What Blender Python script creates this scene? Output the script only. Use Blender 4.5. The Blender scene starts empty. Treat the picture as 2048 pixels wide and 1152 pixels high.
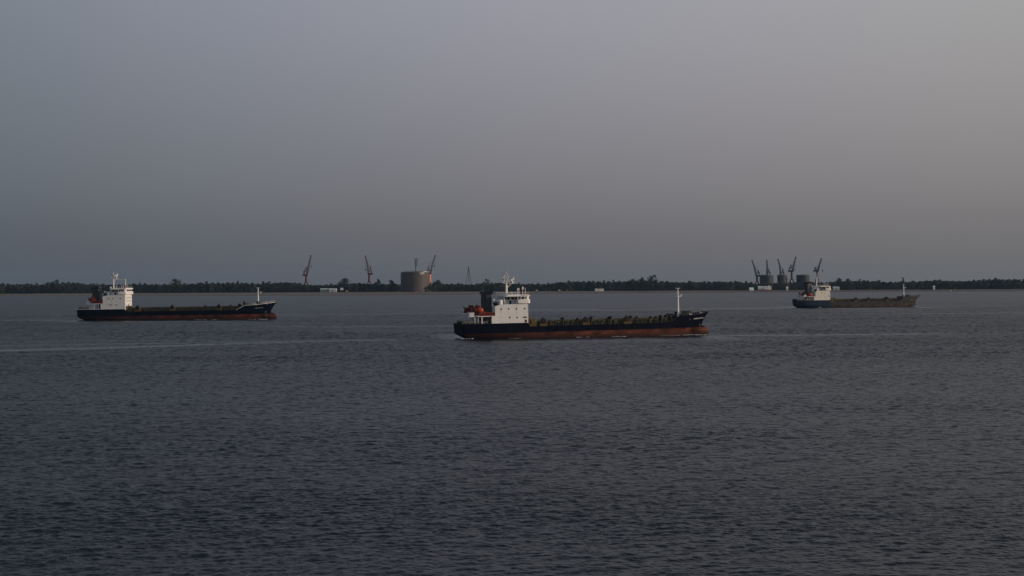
import bpy, math, random
import numpy as np
from mathutils import Vector, Matrix
R = math.radians
random.seed(7)
scene = bpy.context.scene
col = scene.collection

# ------------------------------------------------------------------ camera
H = 24.0                       # eye height above the water
FPX = 2844.4                   # 50 mm lens on 36 mm, in pixels of the 2048 px wide photograph
PITCH, ROLL = R(-0.282), R(0.26)
cd = bpy.data.cameras.new("camera")
cam = bpy.data.objects.new("camera", cd)
col.objects.link(cam)
cd.lens = 50; cd.sensor_width = 36; cd.clip_start = 0.5; cd.clip_end = 60000
fw = Vector((0, math.cos(PITCH), math.sin(PITCH)))
rt0 = Vector((1, 0, 0)); up0 = rt0.cross(fw)
rt = rt0 * math.cos(ROLL) - up0 * math.sin(ROLL)
up = rt0 * math.sin(ROLL) + up0 * math.cos(ROLL)
M = Matrix((rt, up, -fw)).transposed().to_4x4()
M.translation = Vector((0, 0, H))
cam.matrix_world = M
scene.camera = cam

def at(px, py, Y):
    """world point at depth Y along the sight line of a pixel of the photograph"""
    d = fw * FPX + rt * (px - 1024) + up * (576 - py)
    return Vector((0, 0, H)) + d * (Y / d.y)

# ------------------------------------------------------------------ light
SUN_AZ = R(-8)                # measured from +X, negative = behind the camera
SUN_EL = R(9)
sdir = Vector((math.cos(SUN_AZ) * math.cos(SUN_EL), math.sin(SUN_AZ) * math.cos(SUN_EL), math.sin(SUN_EL)))
sl = bpy.data.lights.new("sun", 'SUN')
sl.energy = 2.5; sl.angle = R(0.6); sl.color = (1.0, 0.80, 0.62)
so = bpy.data.objects.new("sun", sl); col.objects.link(so)
so.rotation_euler = sdir.to_track_quat('Z', 'Y').to_euler()

w = bpy.data.worlds.new("World"); scene.world = w; w.use_nodes = True
nt = w.node_tree; nt.nodes.clear()

class NB:
    """tiny node builder"""
    def __init__(s, nt): s.nt = nt
    def n(s, t, **kw):
        o = s.nt.nodes.new(t)
        for k, v in kw.items(): setattr(o, k, v)
        return o
    def put(s, sock, v):
        if isinstance(v, bpy.types.NodeSocket): s.nt.links.new(v, sock)
        else: sock.default_value = v
    def m(s, op, a, b=0.0, c=0.0, clamp=False):
        o = s.n('ShaderNodeMath', operation=op, use_clamp=clamp)
        s.put(o.inputs[0], a); s.put(o.inputs[1], b); s.put(o.inputs[2], c)
        return o.outputs[0]
    def rng(s, v, a, b, c=0.0, d=1.0, smooth=True):
        o = s.n('ShaderNodeMapRange', interpolation_type='SMOOTHSTEP' if smooth else 'LINEAR')
        for i, q in enumerate((v, a, b, c, d)): s.put(o.inputs[i], q)
        return o.outputs[0]
    def mix(s, f, a, b, mode='MIX'):
        o = s.n('ShaderNodeMix', data_type='RGBA', blend_type=mode)
        s.put(o.inputs[0], f); s.put(o.inputs[6], a); s.put(o.inputs[7], b)
        return o.outputs[2]
    def xyz(s, v):
        o = s.n('ShaderNodeSeparateXYZ'); s.put(o.inputs[0], v); return o.outputs
    def noise(s, vec, scale, detail=3, rough=.5, dist=0.0, out=0):
        o = s.n('ShaderNodeTexNoise'); s.put(o.inputs['Vector'], vec)
        o.inputs['Scale'].default_value = scale; o.inputs['Detail'].default_value = detail
        o.inputs['Roughness'].default_value = rough; o.inputs['Distortion'].default_value = dist
        return o.outputs[out]
    def mapping(s, vec, scale=(1, 1, 1), rot=(0, 0, 0), loc=(0, 0, 0)):
        o = s.n('ShaderNodeMapping'); s.put(o.inputs[0], vec)
        o.inputs['Scale'].default_value = scale; o.inputs['Rotation'].default_value = rot; o.inputs['Location'].default_value = loc
        return o.outputs[0]

def rgba(c): return (c[0], c[1], c[2], 1)
b = NB(nt)
tc = b.n('ShaderNodeTexCoord').outputs['Generated']
dx, dy, dz = b.xyz(tc)
sky = b.n('ShaderNodeTexSky', sky_type='NISHITA')
sky.sun_disc = False; sky.sun_elevation = SUN_EL; sky.sun_rotation = R(90) - SUN_AZ
sky.dust_density = 4.0; sky.air_density = 1.0; sky.ozone_density = 2.0
SKYK = 0.10
nish = b.mix(1.0, sky.outputs[0], rgba((SKYK, SKYK, SKYK)), 'MULTIPLY')
# dusk haze veil: dull blue-grey away from the sun, warmer and lighter towards it
# (rows: elevation stops; columns: away from the sun, middle, towards the sun)
VEIL_Z = (0.0, 0.015, 0.064, 0.127, 0.189, 0.26)
VEIL = (
  ((.078,.087,.103), (.112,.113,.121), (.142,.135,.134)),
  ((.090,.102,.121), (.130,.133,.144), (.156,.150,.152)),
  ((.128,.149,.176), (.198,.199,.214), (.240,.228,.236)),
  ((.167,.190,.222), (.270,.268,.298), (.330,.308,.312)),
  ((.206,.230,.264), (.330,.335,.372), (.385,.378,.382)),
  ((.230,.260,.305), (.365,.372,.412), (.410,.405,.410)))
def ramp3(vals):
    o = b.n('ShaderNodeValToRGB'); cr = o.color_ramp; cr.interpolation = 'B_SPLINE'
    while len(cr.elements) < len(vals): cr.elements.new(.5)
    for el, z_, v_ in zip(cr.elements, VEIL_Z, vals): el.position = z_ / .3
    for el, z_, v_ in zip(cr.elements, VEIL_Z, vals): el.color = rgba(v_)
    b.put(o.inputs[0], b.m('DIVIDE', dz, .3)); return o.outputs[0]
colL = ramp3([r_[0] for r_ in VEIL]); colR = ramp3([r_[2] for r_ in VEIL])
colM = ramp3([tuple((m_ - .22 * l_ - .28 * q_) / .5 for l_, m_, q_ in zip(*r_)) for r_ in VEIL])
colM = b.mix(1.0, colM, (1.01, .975, 1.01, 1), 'MULTIPLY')
t_ = b.rng(dx, -0.353, 0.308, smooth=False)
# quadratic blend left - middle - right
veil = b.mix(t_, b.mix(t_, colL, colM), b.mix(t_, colM, colR))
# the part of the sky round the low sun and behind the viewer is much lighter
glow = b.m('POWER', b.rng(b.m('ADD', b.m('MULTIPLY', dx, 0.6), b.m('MULTIPLY', dy, -0.8)), -0.3, 0.9), 1.3)
veil = b.mix(glow, veil, rgba((0.40, 0.40, 0.41)))
zen = b.rng(dz, 0.25, 0.9)
veil = b.mix(zen, veil, rgba((0.15, 0.18, 0.235)))
tot = b.mix(0.90, nish, veil)
bg = b.n('ShaderNodeBackground'); b.put(bg.inputs[0], tot); bg.inputs[1].default_value = 1.0
ow = b.n('ShaderNodeOutputWorld'); nt.links.new(bg.outputs[0], ow.inputs[0])

scene.view_settings.view_transform = 'Standard'; scene.view_settings.look = 'None'
scene.view_settings.exposure = 0; scene.view_settings.gamma = 1
try: scene.view_settings.use_curve_mapping = False
except Exception: pass
scene.render.engine = 'CYCLES'
scene.cycles.max_bounces = 5; scene.cycles.volume_bounces = 0
scene.cycles.caustics_reflective = False; scene.cycles.caustics_refractive = False

# ------------------------------------------------------------------ materials
def new_mat(name):
    m = bpy.data.materials.new(name); m.use_nodes = True
    nb = NB(m.node_tree); p = m.node_tree.nodes['Principled BSDF']
    return m, nb, p

def paint(name, c, rough=.55, var=.18, rust=0.0, metal=0.0, scale=.5, spec=.25):
    """painted or weathered surface: blotches, vertical streaks, optional rust"""
    m, b, p = new_mat(name)
    co = b.n('ShaderNodeTexCoord').outputs['Object']
    n1 = b.noise(co, scale, 4, .6)
    n2 = b.noise(b.mapping(co, (1.1, 1.1, .12)), 1.4, 4, .65)
    f = b.m('ADD', b.m('MULTIPLY', n1, .5), b.m('MULTIPLY', n2, .5))
    f = b.rng(f, .32, .68)
    dark = tuple(x * (1 - var) for x in c); lite = tuple(min(1, x * (1 + var)) for x in c)
    colr = b.mix(f, rgba(dark), rgba(lite))
    if rust > 0:
        rn = b.m('MULTIPLY', b.rng(n2, .52, .72), b.rng(b.noise(co, .23, 3), .4, .65))
        colr = b.mix(b.m('MULTIPLY', rn, rust), colr, rgba((.12, .045, .02)))
    b.put(p.inputs['Base Color'], colr)
    p.inputs['Roughness'].default_value = rough; p.inputs['Metallic'].default_value = metal; p.inputs['Specular IOR Level'].default_value = spec
    return m

def hull_mat(name, top, boot, zb, aft=None, xa=0, rough=.6, rust=.6):
    """antifouling below a level line, hull paint above, rust streaks; optional other colour aft"""
    m, b, p = new_mat(name)
    co = b.n('ShaderNodeTexCoord').outputs['Object']
    x, y, z = b.xyz(co)
    st = b.noise(b.mapping(co, (1.0, 1.0, .10)), 1.1, 5, .65)
    bl = b.noise(co, .16, 4, .6)
    topc = b.mix(b.rng(st, .35, .7), rgba(tuple(v * .8 for v in top)), rgba(tuple(v * 1.25 for v in top)))
    if aft:
        topc = b.mix(b.rng(x, xa - .4, xa + .4), rgba(aft), topc)
    bootc = b.mix(b.rng(bl, .35, .65), rgba(tuple(v * .45 for v in boot)), rgba(tuple(v * 1.35 for v in boot)))
    bootc = b.mix(b.m('MULTIPLY', b.rng(st, .5, .75), .5), bootc, rgba((.05, .03, .025)))
    # weed and slime band close to the water
    slime = b.m('MULTIPLY', b.rng(z, zb - 2.4, zb - 1.0, 1, 0), b.rng(bl, .3, .6, .25, .85))
    bootc = b.mix(slime, bootc, rgba((.020, .014, .011)))
    bootc = b.mix(b.m('MULTIPLY', b.rng(x, 62, 8), .8), bootc, rgba((.012, .008, .007)))  # shade of the after hull painted into the colour, deepening towards the stern
    if aft:
        bootc = b.mix(b.rng(x, xa - 3, xa + 3), rgba(tuple(v * .8 for v in aft)), bootc)
    edge = b.m('ADD', z, b.m('MULTIPLY', b.m('SUBTRACT', st, .5), .25))
    c = b.mix(b.rng(edge, zb - .05, zb + .05), bootc, topc)
    rs = b.m('MULTIPLY', b.rng(st, .56, .75), b.rng(b.noise(co, .09, 3), .45, .62))
    c = b.mix(b.m('MULTIPLY', rs, rust), c, rgba((.10, .04, .02)))
    b.put(p.inputs['Base Color'], c); p.inputs['Specular IOR Level'].default_value = .06
    b.put(p.inputs['Roughness'], b.rng(bl, .3, .7, rough - .1, rough + .15))
    bp = b.n('ShaderNodeBump'); bp.inputs['Strength'].default_value = .35; bp.inputs['Distance'].default_value = .12
    b.put(bp.inputs['Height'], b.noise(b.mapping(co, (.45, .45, .3)), 1.0, 2)); b.put(p.inputs['Normal'], bp.outputs[0])
    return m

MAT = dict(
    white=paint('white_paint', (.72, .71, .69), .5, .10, .45),
    white_grey=paint('grey_white_paint', (.55, .56, .57), .5, .12, .3),
    cream=paint('cream_paint', (.78, .72, .64), .55, .10, .5),
    funnel=paint('funnel_grey', (.034, .042, .046), .5, .15, .2),
    funnel_beige=paint('funnel_beige_grey', (.15, .147, .145), .5, .12, .2),
    navy=paint('navy_paint', (.002, .004, .014), .45, .2, .1),
    black=paint('black_gear', (.007, .007, .007), .6, .3, .3),
    glass=paint('window_glass', (.008, .009, .012), .08, .1),
    ochre=paint('ochre_deck_paint', (.12, .078, .030), .65, .3, .6),
    green=paint('green_coaming', (.035, .048, .03), .65, .35, .55),
    olive=paint('olive_coaming', (.06, .052, .028), .65, .35, .6),
    deck=paint('deck_paint', (.075, .045, .032), .75, .3, .5),
    orange=paint('lifeboat_orange', (.32, .055, .016), .45, .15),
    red=paint('red_canvas', (.20, .028, .014), .6, .3, .2),
    darkred=paint('dark_red_gear', (.07, .012, .009), .6, .3, .2),
    pink=paint('faded_red_trim', (.62, .35, .31), .55, .15),
    steel=paint('galvanised_steel', (.20, .21, .22), .5, .2),
    crane_red=paint('crane_red', (.095, .030, .024), .55, .25, .3),
    crane_orange=paint('crane_orange', (.80, .27, .12), .55, .2, .1),
    crane_grey=paint('crane_grey', (.030, .026, .032), .55, .2, .2),
    tank=paint('tank_shell', (.082, .068, .068), .65, .14, .25, scale=.06),
    tank_dark=paint('tank_shell_slate', (.036, .040, .050), .65, .14, .2, scale=.06),
    shed=paint('shed_cladding', (.48, .50, .48), .6, .12, .1, scale=.1),
    shed_green=paint('shed_cladding_green', (.22, .28, .25), .6, .12, .1, scale=.1),
    tarp=paint('white_tarpaulin', (.74, .71, .66), .7, .12),
    brick=paint('brick_wall', (.28, .13, .09), .85, .2),
    bark=paint('bark', (.055, .042, .03), .9, .3),
    wood=paint('boat_wood', (.16, .11, .07), .8, .3),
)

def foliage(name, a, c):
    m, b, p = new_mat(name)
    co = b.n('ShaderNodeTexCoord').outputs['Object']
    oi = b.n('ShaderNodeObjectInfo').outputs['Random']
    n = b.noise(co, .55, 3, .6)
    f = b.m('ADD', b.m('MULTIPLY', n, .7), b.m('MULTIPLY', oi, .3))
    b.put(p.inputs['Base Color'], b.mix(b.rng(f, .3, .75), rgba(a), rgba(c)))
    p.inputs['Roughness'].default_value = .8
    return m
FOL = foliage('foliage', (.012, .019, .014), (.032, .042, .028))

# ------------------------------------------------------------------ mesh helpers
class MB:
    def __init__(s): s.v = []; s.f = []; s.mi = []; s.cur = 0
    def face(s, idx): s.f.append(idx); s.mi.append(s.cur)
    def box(s, x0, x1, y0, y1, z0, z1, taper=0.0):
        b0 = len(s.v); t = taper
        s.v += [(x0, y0, z0), (x1, y0, z0), (x1, y1, z0), (x0, y1, z0),
                (x0 + t, y0 + t, z1), (x1 - t, y0 + t, z1), (x1 - t, y1 - t, z1), (x0 + t, y1 - t, z1)]
        for q in ((0, 3, 2, 1), (4, 5, 6, 7), (0, 1, 5, 4), (1, 2, 6, 5), (2, 3, 7, 6), (3, 0, 4, 7)):
            s.face(tuple(b0 + i for i in q))
        return s
    def prism(s, poly, z0, z1, inset=0.0, ztop=None):
        """vertical prism over a plan polygon (counter-clockwise)"""
        n = len(poly); b0 = len(s.v)
        cx = sum(p[0] for p in poly) / n; cy = sum(p[1] for p in poly) / n
        s.v += [(x, y, z0) for x, y in poly]
        k = 1 - inset
        s.v += [(cx + (x - cx) * k, cy + (y - cy) * k, z1 if ztop is None else ztop(x, y)) for x, y in poly]
        s.face(tuple(reversed(range(b0, b0 + n)))); s.face(tuple(range(b0 + n, b0 + 2 * n)))
        for i in range(n):
            j = (i + 1) % n
            s.face((b0 + i, b0 + j, b0 + n + j, b0 + n + i))
        return s
    def side(s, poly, y0, y1):
        """prism over a polygon in the XZ plane"""
        n = len(poly); b0 = len(s.v)
        s.v += [(x, y0, z) for x, z in poly] + [(x, y1, z) for x, z in poly]
        s.face(tuple(range(b0, b0 + n))); s.face(tuple(reversed(range(b0 + n, b0 + 2 * n))))
        for i in range(n):
            j = (i + 1) % n
            s.face((b0 + j, b0 + i, b0 + n + i, b0 + n + j))
        return s
    def tube(s, a, c, r0, r1=None, n=8):
        if r1 is None: r1 = r0
        a = Vector(a); c = Vector(c); d = (c - a)
        if d.length < 1e-6: return s
        d.normalize()
        u = d.cross(Vector((0, 0, 1)) if abs(d.z) < .9 else Vector((0, 1, 0))).normalized(); w = d.cross(u)
        b0 = len(s.v)
        off = math.pi / n
        for (pt, r) in ((a, r0), (c, r1)):
            for i in range(n):
                t = 2 * math.pi * i / n + off
                s.v.append(tuple(pt + (u * math.cos(t) + w * math.sin(t)) * r))
        for i in range(n):
            j = (i + 1) % n
            s.face((b0 + i, b0 + j, b0 + n + j, b0 + n + i))
        s.face(tuple(reversed(range(b0, b0 + n)))); s.face(tuple(range(b0 + n, b0 + 2 * n)))
        return s
    def beam(s, a, c, t): return s.tube(a, c, t * .707, n=4)
    def ball(s, c, rx, ry=None, rz=None, n=12, m=8, zcut=-1.0):
        ry = rx if ry is None else ry; rz = rx if rz is None else rz
        b0 = len(s.v); t0 = math.acos(max(-1, min(1, zcut)))
        for j in range(m + 1):
            th = t0 * j / m
            for i in range(n):
                ph = 2 * math.pi * i / n
                s.v.append((c[0] + rx * math.sin(th) * math.cos(ph), c[1] + ry * math.sin(th) * math.sin(ph), c[2] + rz * math.cos(th)))
        for j in range(m):
            for i in range(n):
                k = (i + 1) % n
                s.face((b0 + j * n + i, b0 + (j + 1) * n + i, b0 + (j + 1) * n + k, b0 + j * n + k))
        return s
    def build(s, name, mats, parent=None, smooth=False, tf=None):
        me = bpy.data.meshes.new(name)
        v = [tf(p) for p in s.v] if tf else s.v
        me.from_pydata(v, [], s.f)
        mats = mats if isinstance(mats, (list, tuple)) else [mats]
        for m in mats: me.materials.append(MAT[m] if isinstance(m, str) else m)
        if len(mats) > 1: me.polygons.foreach_set('material_index', s.mi)
        if smooth:
            me.polygons.foreach_set('use_smooth', [True] * len(me.polygons))
            try: me.set_sharp_from_angle(angle=R(38))
            except Exception: pass
        me.update()
        o = bpy.data.objects.new(name, me); col.objects.link(o)
        if parent: o.parent = parent
        return o

def tag(o, label=None, cat=None, group=None, kind=None):
    for k, v in (('label', label), ('category', cat), ('group', group), ('kind', kind)):
        if v: o[k] = v
    return o

def empty(name, loc, rot=(0, 0, 0)):
    o = bpy.data.objects.new(name, None); col.objects.link(o)
    o.location = loc; o.rotation_euler = rot; o.empty_display_size = 1
    return o

def copy_tree(o, parent=None):
    c = o.copy(); col.objects.link(c)
    if parent: c.parent = parent
    for ch in list(o.children): copy_tree(ch, c)
    return c

# ------------------------------------------------------------------ setting: water, bank
SHIPS = dict(
    centre=dict(pos=(-22.9, 596.0), rz=R(16.5)),
    left=dict(pos=(-279.6, 919.0), rz=R(0.3)),
    right=dict(pos=(241.2, 1218.0), rz=R(12.0)),
)

def bank_front(x):      # waterline of the far shore
    if not isinstance(x, np.ndarray): return float(bank_front(np.array([float(x)]))[0])
    b_ = np.interp(x, [-16000, -900, -600, -250, 0, 220, 500, 800, 16000], [2660, 2640, 2560, 2480, 2580, 2690, 2740, 2765, 2765])
    return b_ + 9 * np.sin(x / 210.) + 5 * np.sin(x / 57. + 1)

def wake_fields(X, Y):
    """height of the wake crests and a 0..1 calmness of the water surface, in world coordinates"""
    crest = np.zeros_like(X); calm = np.zeros_like(X)
    ss = lambda a, c, v: (lambda t: t * t * (3 - 2 * t))(np.clip((v - a) / (c - a), 0, 1))
    for key, amp in (('centre', 1.0), ('left', .45), ('right', .3)):
        (sx, sy), rz = SHIPS[key]['pos'], SHIPS[key]['rz']
        ux, uy = -math.cos(rz), -math.sin(rz)
        u = (X - sx) * ux + (Y - sy) * uy
        v = -(X - sx) * -uy * -1 * -1 + (Y - sy) * ux
        v = -(X - sx) * uy + (Y - sy) * ux                 # > 0 on the viewer's side
        behind = ss(-2, 14, u) * (1 - ss(260, 800, u)); up_ = np.maximum(u, 0)
        wob = 3.0 * np.sin(u / 37.) + 1.5 * np.sin(u / 13. + 1)
        for sgn, kk in ((1, .30), (-1, .33)):
            e = v * sgn - u * kk + wob * np.minimum(1, up_ / 80)
            wd = 1.3 + up_ * .010
            crest += .20 * amp * np.exp(-(e / wd) ** 2) * behind - .10 * amp * np.exp(-((e - 2.2 * wd) / wd) ** 2) * behind
            w2 = 1.5 + up_ * .058; q_ = (e + .95 * w2) / np.where(e > -.95 * w2, .6 * w2, 1.1 * w2)
            streak = .75 + .5 * (value_noise(u / 24. + 5, v / 3.5, 8) - .5)
            calm = np.maximum(calm, np.exp(-q_ ** 2) * behind * amp * streak * (.95 if sgn > 0 else .15))
        # water lying quieter along the lee of the hull
        calm = np.maximum(calm, .8 * (1 - ss(20, 75, np.abs(v))) * ss(-118, -98, u) * (1 - ss(-8, 10, u)) * (.7 + .6 * (value_noise(u / 9. + 3, v / 5., 4) - .5)))
        calm = np.maximum(calm, .30 * amp * np.exp(-(v / (4 + up_ * .02)) ** 2) * behind)
    for (x0, y0, x1, y1, wd, a_) in ((80, 611, 195, 622, 3.2, .95), (110, 1185, 236, 1206, 8, .9), (250, 980, 420, 1010, 8, .25),
                                     (-345, 917, -283, 919, 6, .9), (-60, 1190, 90, 1180, 10, .5), (-150, 760, 10, 770, 8, .35)):
        L = math.hypot(x1 - x0, y1 - y0); ax, ay = (x1 - x0) / L, (y1 - y0) / L
        u = np.abs((X - (x0 + x1) / 2) * ax + (Y - (y0 + y1) / 2) * ay)
        v = -(X - (x0 + x1) / 2) * ay + (Y - (y0 + y1) / 2) * ax + wd * .7 * np.sin(u / 31. + wd)
        calm = np.maximum(calm, a_ * np.exp(-(v / wd) ** 2) * (1 - ss(L * .3, L * .55, u)))
    return crest, calm

def value_noise(X, Y, seed):
    r = np.random.RandomState(seed); G = r.rand(64, 64)
    xi = np.floor(X).astype(int); yi = np.floor(Y).astype(int); fx = X - xi; fy = Y - yi
    fx = fx * fx * (3 - 2 * fx); fy = fy * fy * (3 - 2 * fy); xi %= 64; yi %= 64; xj = (xi + 1) % 64; yj = (yi + 1) % 64
    return (G[xi, yi] * (1 - fx) + G[xj, yi] * fx) * (1 - fy) + (G[xi, yj] * (1 - fx) + G[xj, yj] * fx) * fy

def build_water():
    """one sheet of water: real waves over the river, finer towards the viewer, flat beyond"""
    NC = 1040
    Ys = [96.0]
    while Ys[-1] < 2450: Ys.append(Ys[-1] + max(.16, Ys[-1] * WROW))
    Ys = np.array(Ys); NR = len(Ys)
    T = np.linspace(-1, 1, NC)
    Yg = np.repeat(Ys[:, None], NC, 1); Xg = T[None, :] * (Ys[:, None] * .43 + 48)
    # stagger so that rows never line up
    Xg = Xg + 0
    sp = np.maximum(Ys * WROW, .16)[:, None]
    r = np.random.RandomState(3); hgt = np.zeros_like(Xg)
    gust = .70 + .6 * value_noise(Xg / 70. + 9, Yg / 30. + 3, 1) * value_noise(Xg / 190. + 2, Yg / 95. + 7, 2) * 1.5
    gust = gust * (1 + .45 * np.clip((Yg - 230) / 400, 0, 1))
    for i in range(84):
        lam = 7.0 * (0.055 ** (i / 83.)) * r.uniform(.9, 1.1)
        th = r.normal(0, .50) + R(96)
        k = 2 * math.pi / lam
        slope = .008 if lam > 4 else (.014 if lam > 2.2 else (.026 if lam > 1.1 else .036))
        amp = slope / k * 1.25
        ph = k * (math.cos(th) * Xg + math.sin(th) * Yg) + r.uniform(0, 6.28) + 1.2 * np.sin(.09 * Xg + i) * .5
        f = np.clip((lam / sp - 1.4) / 1.6, 0, 1)
        if 1.0 < lam < 3.2: amp = amp * (1 + 1.0 * np.clip((Yg - 170) / 260, 0, 1))
        if lam > 2.2: amp = amp * (1 + .9 * np.clip((Yg - 420) / 700, 0, 1) ** .8)
        hgt += amp * WAMP * f * (np.sin(ph) + .22 * np.cos(2 * ph))
    crest, calm = wake_fields(Xg, Yg)
    edge = np.clip((1 - np.abs(T)) / .03, 0, 1)[None, :] * np.clip((2440 - Yg) / 150, 0, 1) * np.clip((Yg - 96) / 4, 0, 1)
    Z = (hgt * gust * (1 - .82 * calm) + crest) * edge
    v = np.stack([Xg, Yg, Z], -1).reshape(-1, 3)
    idx = np.arange(NR * NC).reshape(NR, NC)
    quads = np.stack([idx[:-1, :-1], idx[:-1, 1:], idx[1:, 1:], idx[1:, :-1]], -1).reshape(-1, 4)
    n0 = len(v)
    L_ = np.stack([np.full(NR, -16000.), Ys, np.zeros(NR)], -1); R_ = L_.copy(); R_[:, 0] = 16000
    il = n0 + np.arange(NR); ir = il + NR
    fr = np.stack([Xg[0], np.full(NC, -400.), np.zeros(NC)], -1); bk = np.stack([Xg[-1], np.full(NC, 2790.), np.zeros(NC)], -1)
    i_f = n0 + 2 * NR + np.arange(NC); i_b = i_f + NC
    cn = np.array([[-16000, -400, 0], [16000, -400, 0], [-16000, 2790, 0], [16000, 2790, 0.]]); c0 = n0 + 2 * NR + 2 * NC
    v = np.concatenate([v, L_, R_, fr, bk, cn])
    q = [quads, np.stack([il[:-1], idx[:-1, 0], idx[1:, 0], il[1:]], -1), np.stack([idx[:-1, -1], ir[:-1], ir[1:], idx[1:, -1]], -1),
         np.stack([i_f[:-1], i_f[1:], idx[0, 1:], idx[0, :-1]], -1), np.stack([idx[-1, :-1], idx[-1, 1:], i_b[1:], i_b[:-1]], -1),
         np.array([[c0, i_f[0], idx[0, 0], il[0]], [i_f[-1], c0 + 1, ir[0], idx[0, -1]], [il[-1], idx[-1, 0], i_b[0], c0 + 2], [idx[-1, -1], ir[-1], c0 + 3, i_b[-1]]])]
    q = np.concatenate(q).astype(np.int32)
    me = bpy.data.meshes.new('water')
    me.vertices.add(len(v)); me.vertices.foreach_set('co', v.astype(np.float32).ravel())
    me.loops.add(q.size); me.loops.foreach_set('vertex_index', q.ravel())
    me.polygons.add(len(q)); me.polygons.foreach_set('loop_start', np.arange(len(q), dtype=np.int32) * 4)
    me.polygons.foreach_set('use_smooth', np.ones(len(q), dtype=bool))
    me.update(calc_edges=True)
    at_ = me.attributes.new('calm', 'FLOAT', 'POINT'); cl = np.zeros(len(v), dtype=np.float32); cl[:n0] = calm.ravel()
    at_.data.foreach_set('value', cl)
    me.materials.append(water_material())
    o = bpy.data.objects.new('water', me); col.objects.link(o); tag(o, kind='structure')

WROW = .0012; WAMP = 1.0; RN = .31; RF = .40
def water_material():
    m, b, p = new_mat('river_water')
    co = b.n('ShaderNodeNewGeometry').outputs['Position']
    calm = b.n('ShaderNodeAttribute', attribute_name='calm').outputs['Fac']
    def wav(scale, stretch, rot, detail, rough=.55, dist=0.0):
        return b.noise(b.mapping(co, (scale / stretch, scale, scale), (0, 0, rot)), 1.0, detail, rough, dist)
    h = b.m('ADD', b.m('MULTIPLY', wav(1 / 1.1, 1.3, R(-12), 3, .6, .4), .42), b.m('MULTIPLY', wav(1 / .35, 1.2, R(18), 2, .6), .07))
    patch = b.noise(b.mapping(co, (1 / 260., 1 / 90., 1), (0, 0, R(5))), 1.0, 4, .6)
    fl = b.m('SUBTRACT', 1.0, b.m('MULTIPLY', calm, .85))
    bp = b.n('ShaderNodeBump'); bp.inputs['Strength'].default_value = 1.0; bp.inputs['Distance'].default_value = 1.0
    b.put(bp.inputs['Height'], b.m('MULTIPLY', b.m('MULTIPLY', h, b.rng(patch, .35, .68, .6, 1.2)), fl))
    b.put(p.inputs['Normal'], bp.outputs[0])
    b.put(p.inputs['Base Color'], b.mix(b.rng(patch, .3, .7), rgba((.004, .010, .017)), rgba((.008, .013, .018))))
    # ripples too fine for the mesh live in the roughness: the sheet is coarser far out
    Yp = b.xyz(co)[1]
    b.put(p.inputs['Roughness'], b.m('MULTIPLY', b.rng(Yp, 120, 800, RN, RF, smooth=False), b.m('SUBTRACT', 1.0, b.m('MULTIPLY', calm, .66))))
    p.inputs['IOR'].default_value = 1.333
    return m

def ground_material():
    m, b, p = new_mat('river_bank')
    co = b.n('ShaderNodeNewGeometry').outputs['Position']
    X, Y, Z = b.xyz(co)
    n = b.noise(b.mapping(co, (1 / 160., 1 / 14., 1)), 1.0, 5, .6)
    n2 = b.noise(b.mapping(co, (1 / 30., 1 / 9., 1)), 1.0, 4, .6)
    mud = b.mix(b.rng(n, .35, .65), rgba((.075, .052, .042)), rgba((.155, .120, .098)))
    grass = b.mix(b.rng(n2, .3, .7), rgba((.035, .042, .022)), rgba((.085, .075, .045)))
    wet = b.rng(Z, .1, 1.0)
    mud = b.mix(wet, rgba((.045, .036, .033)), mud)
    f = b.rng(b.m('ADD', Z, b.m('MULTIPLY', b.m('SUBTRACT', n, .5), 3.0)), 2.9, 3.9)
    b.put(p.inputs['Base Color'], b.mix(f, mud, grass))
    p.inputs['Roughness'].default_value = .9
    return m

build_water()

def ground_z(x, y):
    bf = bank_front(x); t = (y - bf) / max(60, 2812 - bf)
    if t < 0: return max(-2.0, t * 12)
    return 3.6 * (1 - (1 - min(t, 1)) ** 1.4)
mb = MB()
xs = [-16000, -8000, -4000, -2500] + [-1800 + i * 20 for i in range(181)] + [2500, 4000, 8000, 16000]
offs = [-60, -10, 0, 4, 10, 20, 35, 50, 70, 90, 115, 150, 200, 260, 340, 500, 1200, 3000, 6400]
for x in xs:
    for o_ in offs:
        y = bank_front(x) + o_
        mb.v.append((x, y, ground_z(x, y) + (random.uniform(-.18, .18) if 0 < o_ < 160 else 0)))
no = len(offs)
for i in range(len(xs) - 1):
    for j in range(no - 1):
        a = i * no + j
        mb.face((a, a + no, a + no + 1, a + 1))
tag(mb.build('ground', ground_material(), smooth=True), kind='structure')

# ------------------------------------------------------------------ trees
def leaf_clump(mb, c, r, n, size, rnd):
    for _ in range(n):
        # points thrown through an uneven ball, more on the outside
        while True:
            p = Vector((rnd.uniform(-1, 1), rnd.uniform(-1, 1), rnd.uniform(-.8, 1)))
            if .25 < p.length < 1: break
        q = Vector(c) + Vector((p.x * r[0], p.y * r[1], p.z * r[2]))
        nrm = (p + Vector((rnd.uniform(-.7, .7), rnd.uniform(-.7, .7), rnd.uniform(-.3, .8)))).normalized()
        u = nrm.orthogonal().normalized(); w_ = nrm.cross(u)
        a = rnd.uniform(0, 6.28); s_ = size * rnd.uniform(.6, 1.3)
        e1 = (u * math.cos(a) + w_ * math.sin(a)) * s_; e2 = (w_ * math.cos(a) - u * math.sin(a)) * s_ * rnd.uniform(.5, .9)
        b0 = len(mb.v)
        mb.v += [tuple(q - e1 - e2 * .4), tuple(q + e1 * .3 - e2), tuple(q + e1), tuple(q - e1 * .2 + e2)]
        mb.face((b0, b0 + 1, b0 + 2, b0 + 3))

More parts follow.
